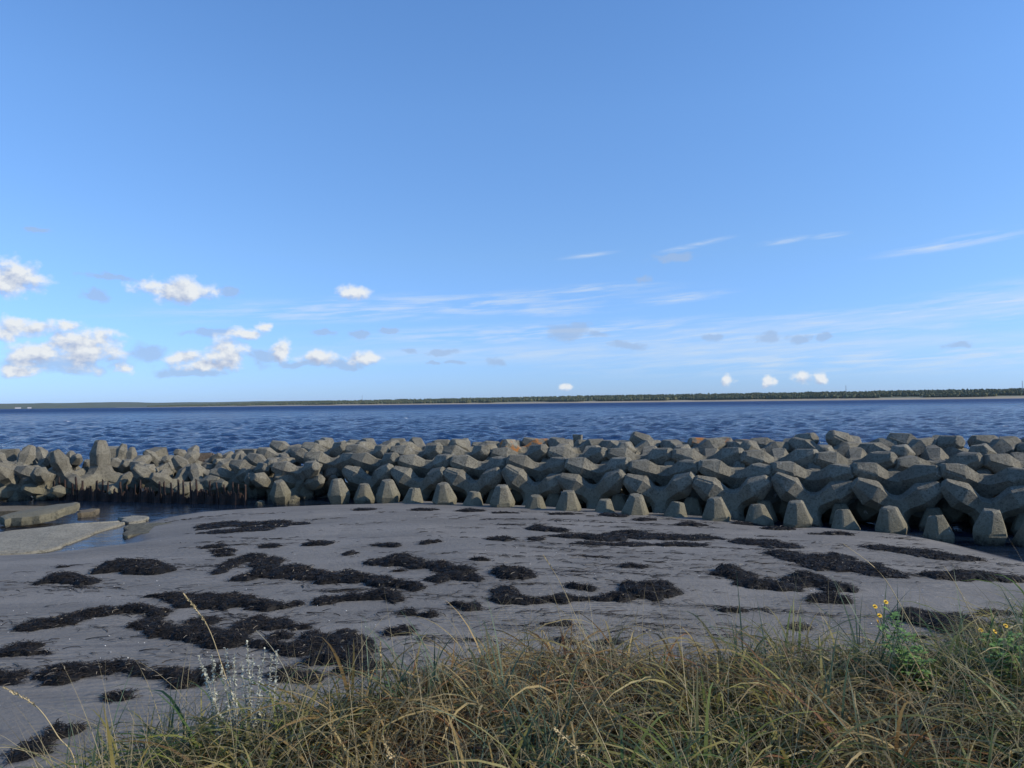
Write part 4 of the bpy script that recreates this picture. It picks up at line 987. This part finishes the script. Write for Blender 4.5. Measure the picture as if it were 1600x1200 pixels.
def build_stalks():
    stalk([(372,1120),(350,1050),(325,980),(289,930)], 3.3, 'tall straw grass stalk leaning over the silvery plant with a slim seed head', .14)
    stalk([(594,1130),(594,1085),(595,1040),(594,1004)], 3.3, 'straight straw stalk with a slim seed head standing alone at the grass edge', .12)
    stalk([(118,1200),(90,1150),(58,1105),(8,1075)], 2.9, 'bent straw stalk bowing low over the bare sand', .12)
    stalk([(932,1035),(905,975),(875,910),(850,869)], 3.5, 'thin pale stalk leaning above the small wisps of seaweed', .06, rad=.002, headr=.004)
    stalk([(1450,1030),(1415,960),(1375,895),(1318,850)], 3.5, 'long thin stalk arching behind the yellow-flowered plant', .0, rad=.0024)
    stalk([(1545,1020),(1520,965),(1495,915),(1475,885)], 3.5, 'thin grass stalk between the two yellow-flowered plants', .0, rad=.0022)
    stalk([(618,1200),(608,1180),(598,1150)], 2.4, 'short thick straw seed head poking up from the thatch', .12, headr=.010)
    stalk([(925,1210),(905,1175),(880,1150),(862,1135)], 2.3, 'plump straw seed head lying over the nearest grass', .16, headr=.011)
    stalk([(455,1080),(430,1020),(400,985)], 3.2, 'slender pale stalk rising among the silvery stems', .0, mat=PALE_STEM, rad=.0016)
def leaf(V, Fq, p, d, up, L, W):
    d = d.normalized(); s = d.cross(up).normalized()*W/2; b0 = len(V)
    V += [p, p+d*L*.4+s+up*L*.06, p+d*L*.4-s+up*L*.06, p+d*L*.75+s*.8+up*L*.04, p+d*L*.75-s*.8+up*L*.04, p+d*L-up*L*.1]
    Fq += [(b0, b0+1, b0+2), (b0+1, b0+3, b0+4), (b0+1, b0+4, b0+2), (b0+3, b0+5, b0+4)]
def build_plants():
    rl = random.Random(31)
    Y = 3.15; tips = [(311,1027),(332,1026),(352,1012),(366,1020),(386,1003),(414,1014),(425,1022),(433,1015),(377,1033),(396,1030),(345,1040),(320,1045),(405,1040)]
    X, zg = ground_y(385, Y); root = link('silvery_plant', None); root.location = (X, Y, zg)
    for (tx, ty) in tips:
        tip = at_y(tx, ty, Y+rl.uniform(-.12, .12)); tip = tip-Vector((X, Y, zg)); foot = Vector((rl.gauss(0, .03)+(tip.x)*.25, rl.gauss(0, .03), -.02))
        mid = foot.lerp(tip, .5)+Vector((tip.x*.12, 0, .01)); pts = [foot.lerp(mid, t).lerp(mid.lerp(tip, t), t) for t in [i/10 for i in range(11)]]
        V, Fq = tubes([(pts, [.0028*(1-.06*i) for i in range(11)])], 5); st = link('stem', mesh_np('stem', V, Fq, True), SILVER_STEM, root)
        V = []; Fq = []
        for q in range(120):
            t = .30+.70*rl.random(); f_ = t*10; a = int(min(f_, 9)); c = pts[a].lerp(pts[a+1], f_-a)
            dr = Vector((rl.gauss(0, 1), rl.gauss(0, 1), rl.gauss(.5, .8))).normalized()
            leaf(V, Fq, c, dr, Vector((0, 0, 1)) if abs(dr.z) < .9 else Vector((1, 0, 0)), rl.uniform(.010, .020)*(1.25-.5*t), rl.uniform(.006, .010))
        link('bud_spike', mesh_np('bud_spike', np.array([tuple(v) for v in V]), np.array(Fq)), SILVER, st)
    tag(root, 'silvery grey plant with upright budded stems among the dune grass', 'plant')
    def ragwort(px, Y, tips, flowers, label, nleaf, seed):
        rl = random.Random(seed); X, zg = ground_y(px, Y); root = link('yellow_flowered_plant', None); root.location = (X, Y, zg); O = Vector((X, Y, zg))
        for (tx, ty) in tips:
            tip = at_y(tx, ty, Y+rl.uniform(-.06, .06))-O; foot = Vector((rl.gauss(0, .015), rl.gauss(0, .015), -.03)); mid = foot.lerp(tip, .5)+Vector((-tip.x*.15, 0, .03))
            pts = [foot.lerp(mid, t).lerp(mid.lerp(tip, t), t) for t in [i/10 for i in range(11)]]
            V, Fq = tubes([(pts, [.0038*(1-.07*i) for i in range(11)])], 5); st = link('stem', mesh_np('stem', V, Fq, True), PLANT_STEM, root)
            V = []; Fq = []
            for q in range(nleaf):
                t = .15+.8*rl.random(); f_ = t*10; a = int(min(f_, 9)); c = pts[a].lerp(pts[a+1], f_-a); an = rl.uniform(0, 6.28)
                L = rl.uniform(.06, .12)*(1.3-t); d0 = Vector((math.cos(an), math.sin(an), rl.uniform(.1, .7)))
                leaf(V, Fq, c, d0, Vector((0, 0, 1)), L, L*.32)
                for sd in (-.7, .7):                     # side lobes
                    d1 = Vector((math.cos(an+sd), math.sin(an+sd), d0.z)); leaf(V, Fq, c+d0.normalized()*L*.35, d1, Vector((0, 0, 1)), L*.5, L*.2)
            link('foliage', mesh_np('foliage', np.array([tuple(v) for v in V]), np.array(Fq)), PLANT, st)
        for (fx, fy) in flowers:
            c = at_y(fx, fy, Y)-O; V = []; Fq = []; tl = Vector((rl.gauss(0, .4), -0.8, .8)).normalized(); a = tl.orthogonal().normalized(); b_ = tl.cross(a)
            for k in range(11):
                an = 2*PI*k/11; leaf(V, Fq, c, a*math.cos(an)+b_*math.sin(an)+tl*.25, tl, .012, .006)
            fl = link('flower', mesh_np('flower', np.array([tuple(v) for v in V]), np.array(Fq)), YELLOW, root)
            bm = bmesh.new(); bmesh.ops.create_icosphere(bm, subdivisions=1, radius=.0042, matrix=Matrix.Translation(c+tl*.004)); bm_obj('disc', bm, DISC, fl)
            V, Fq = tubes([([c-tl*.002, c-Vector((0, 0, .04))+Vector((.01, 0, 0)), c.lerp(Vector((c.x*.5, 0, c.z*.75)), .6)], [.0015, .0018, .002])], 4); link('flower_stem', mesh_np('flower_stem', V, Fq), PLANT_STEM, root)
        tag(root, label, 'plant')
    ragwort(1432, 3.45, [(1376,955),(1388,946),(1372,972),(1395,985),(1412,980),(1428,990),(1445,1005)], [(1384,941),(1367,948),(1371,971),(1374,962)], 'leafy green plant with small yellow flowers rising above the dune grass', 26, 4)
    ragwort(1575, 3.5, [(1535,988),(1553,990),(1575,982),(1592,985),(1610,990),(1562,1000),(1585,1005)], [(1532,985),(1554,987),(1571,978)], 'bushier green plant with yellow flowers at the right of the dune grass'.replace('at the right of', 'half sunk in'), 26, 8)
build_stalks(); build_plants()

# ------------------------------------------------------------------ sea air
def build_haze():
    bm = bmesh.new(); bmesh.ops.create_cube(bm, size=1.0, matrix=Matrix.Translation((0, 4400, 43)) @ Matrix.Diagonal((24000, 11200, 90, 1)))
    m = bpy.data.materials.new('sea_air'); m.use_nodes = True; nt = m.node_tree; nt.nodes.clear()
    ou = nt.nodes.new('ShaderNodeOutputMaterial'); v = nt.nodes.new('ShaderNodeVolumePrincipled')
    v.inputs['Color'].default_value = rgb(0.72, 0.84, 1.0); v.inputs['Density'].default_value = 0.000016; v.inputs['Anisotropy'].default_value = 0.0
    nt.links.new(v.outputs[0], ou.inputs['Volume'])
    tag(bm_obj('haze', bm, m), 'thin bluish sea air over the bay', 'haze', kind='stuff')
build_haze()
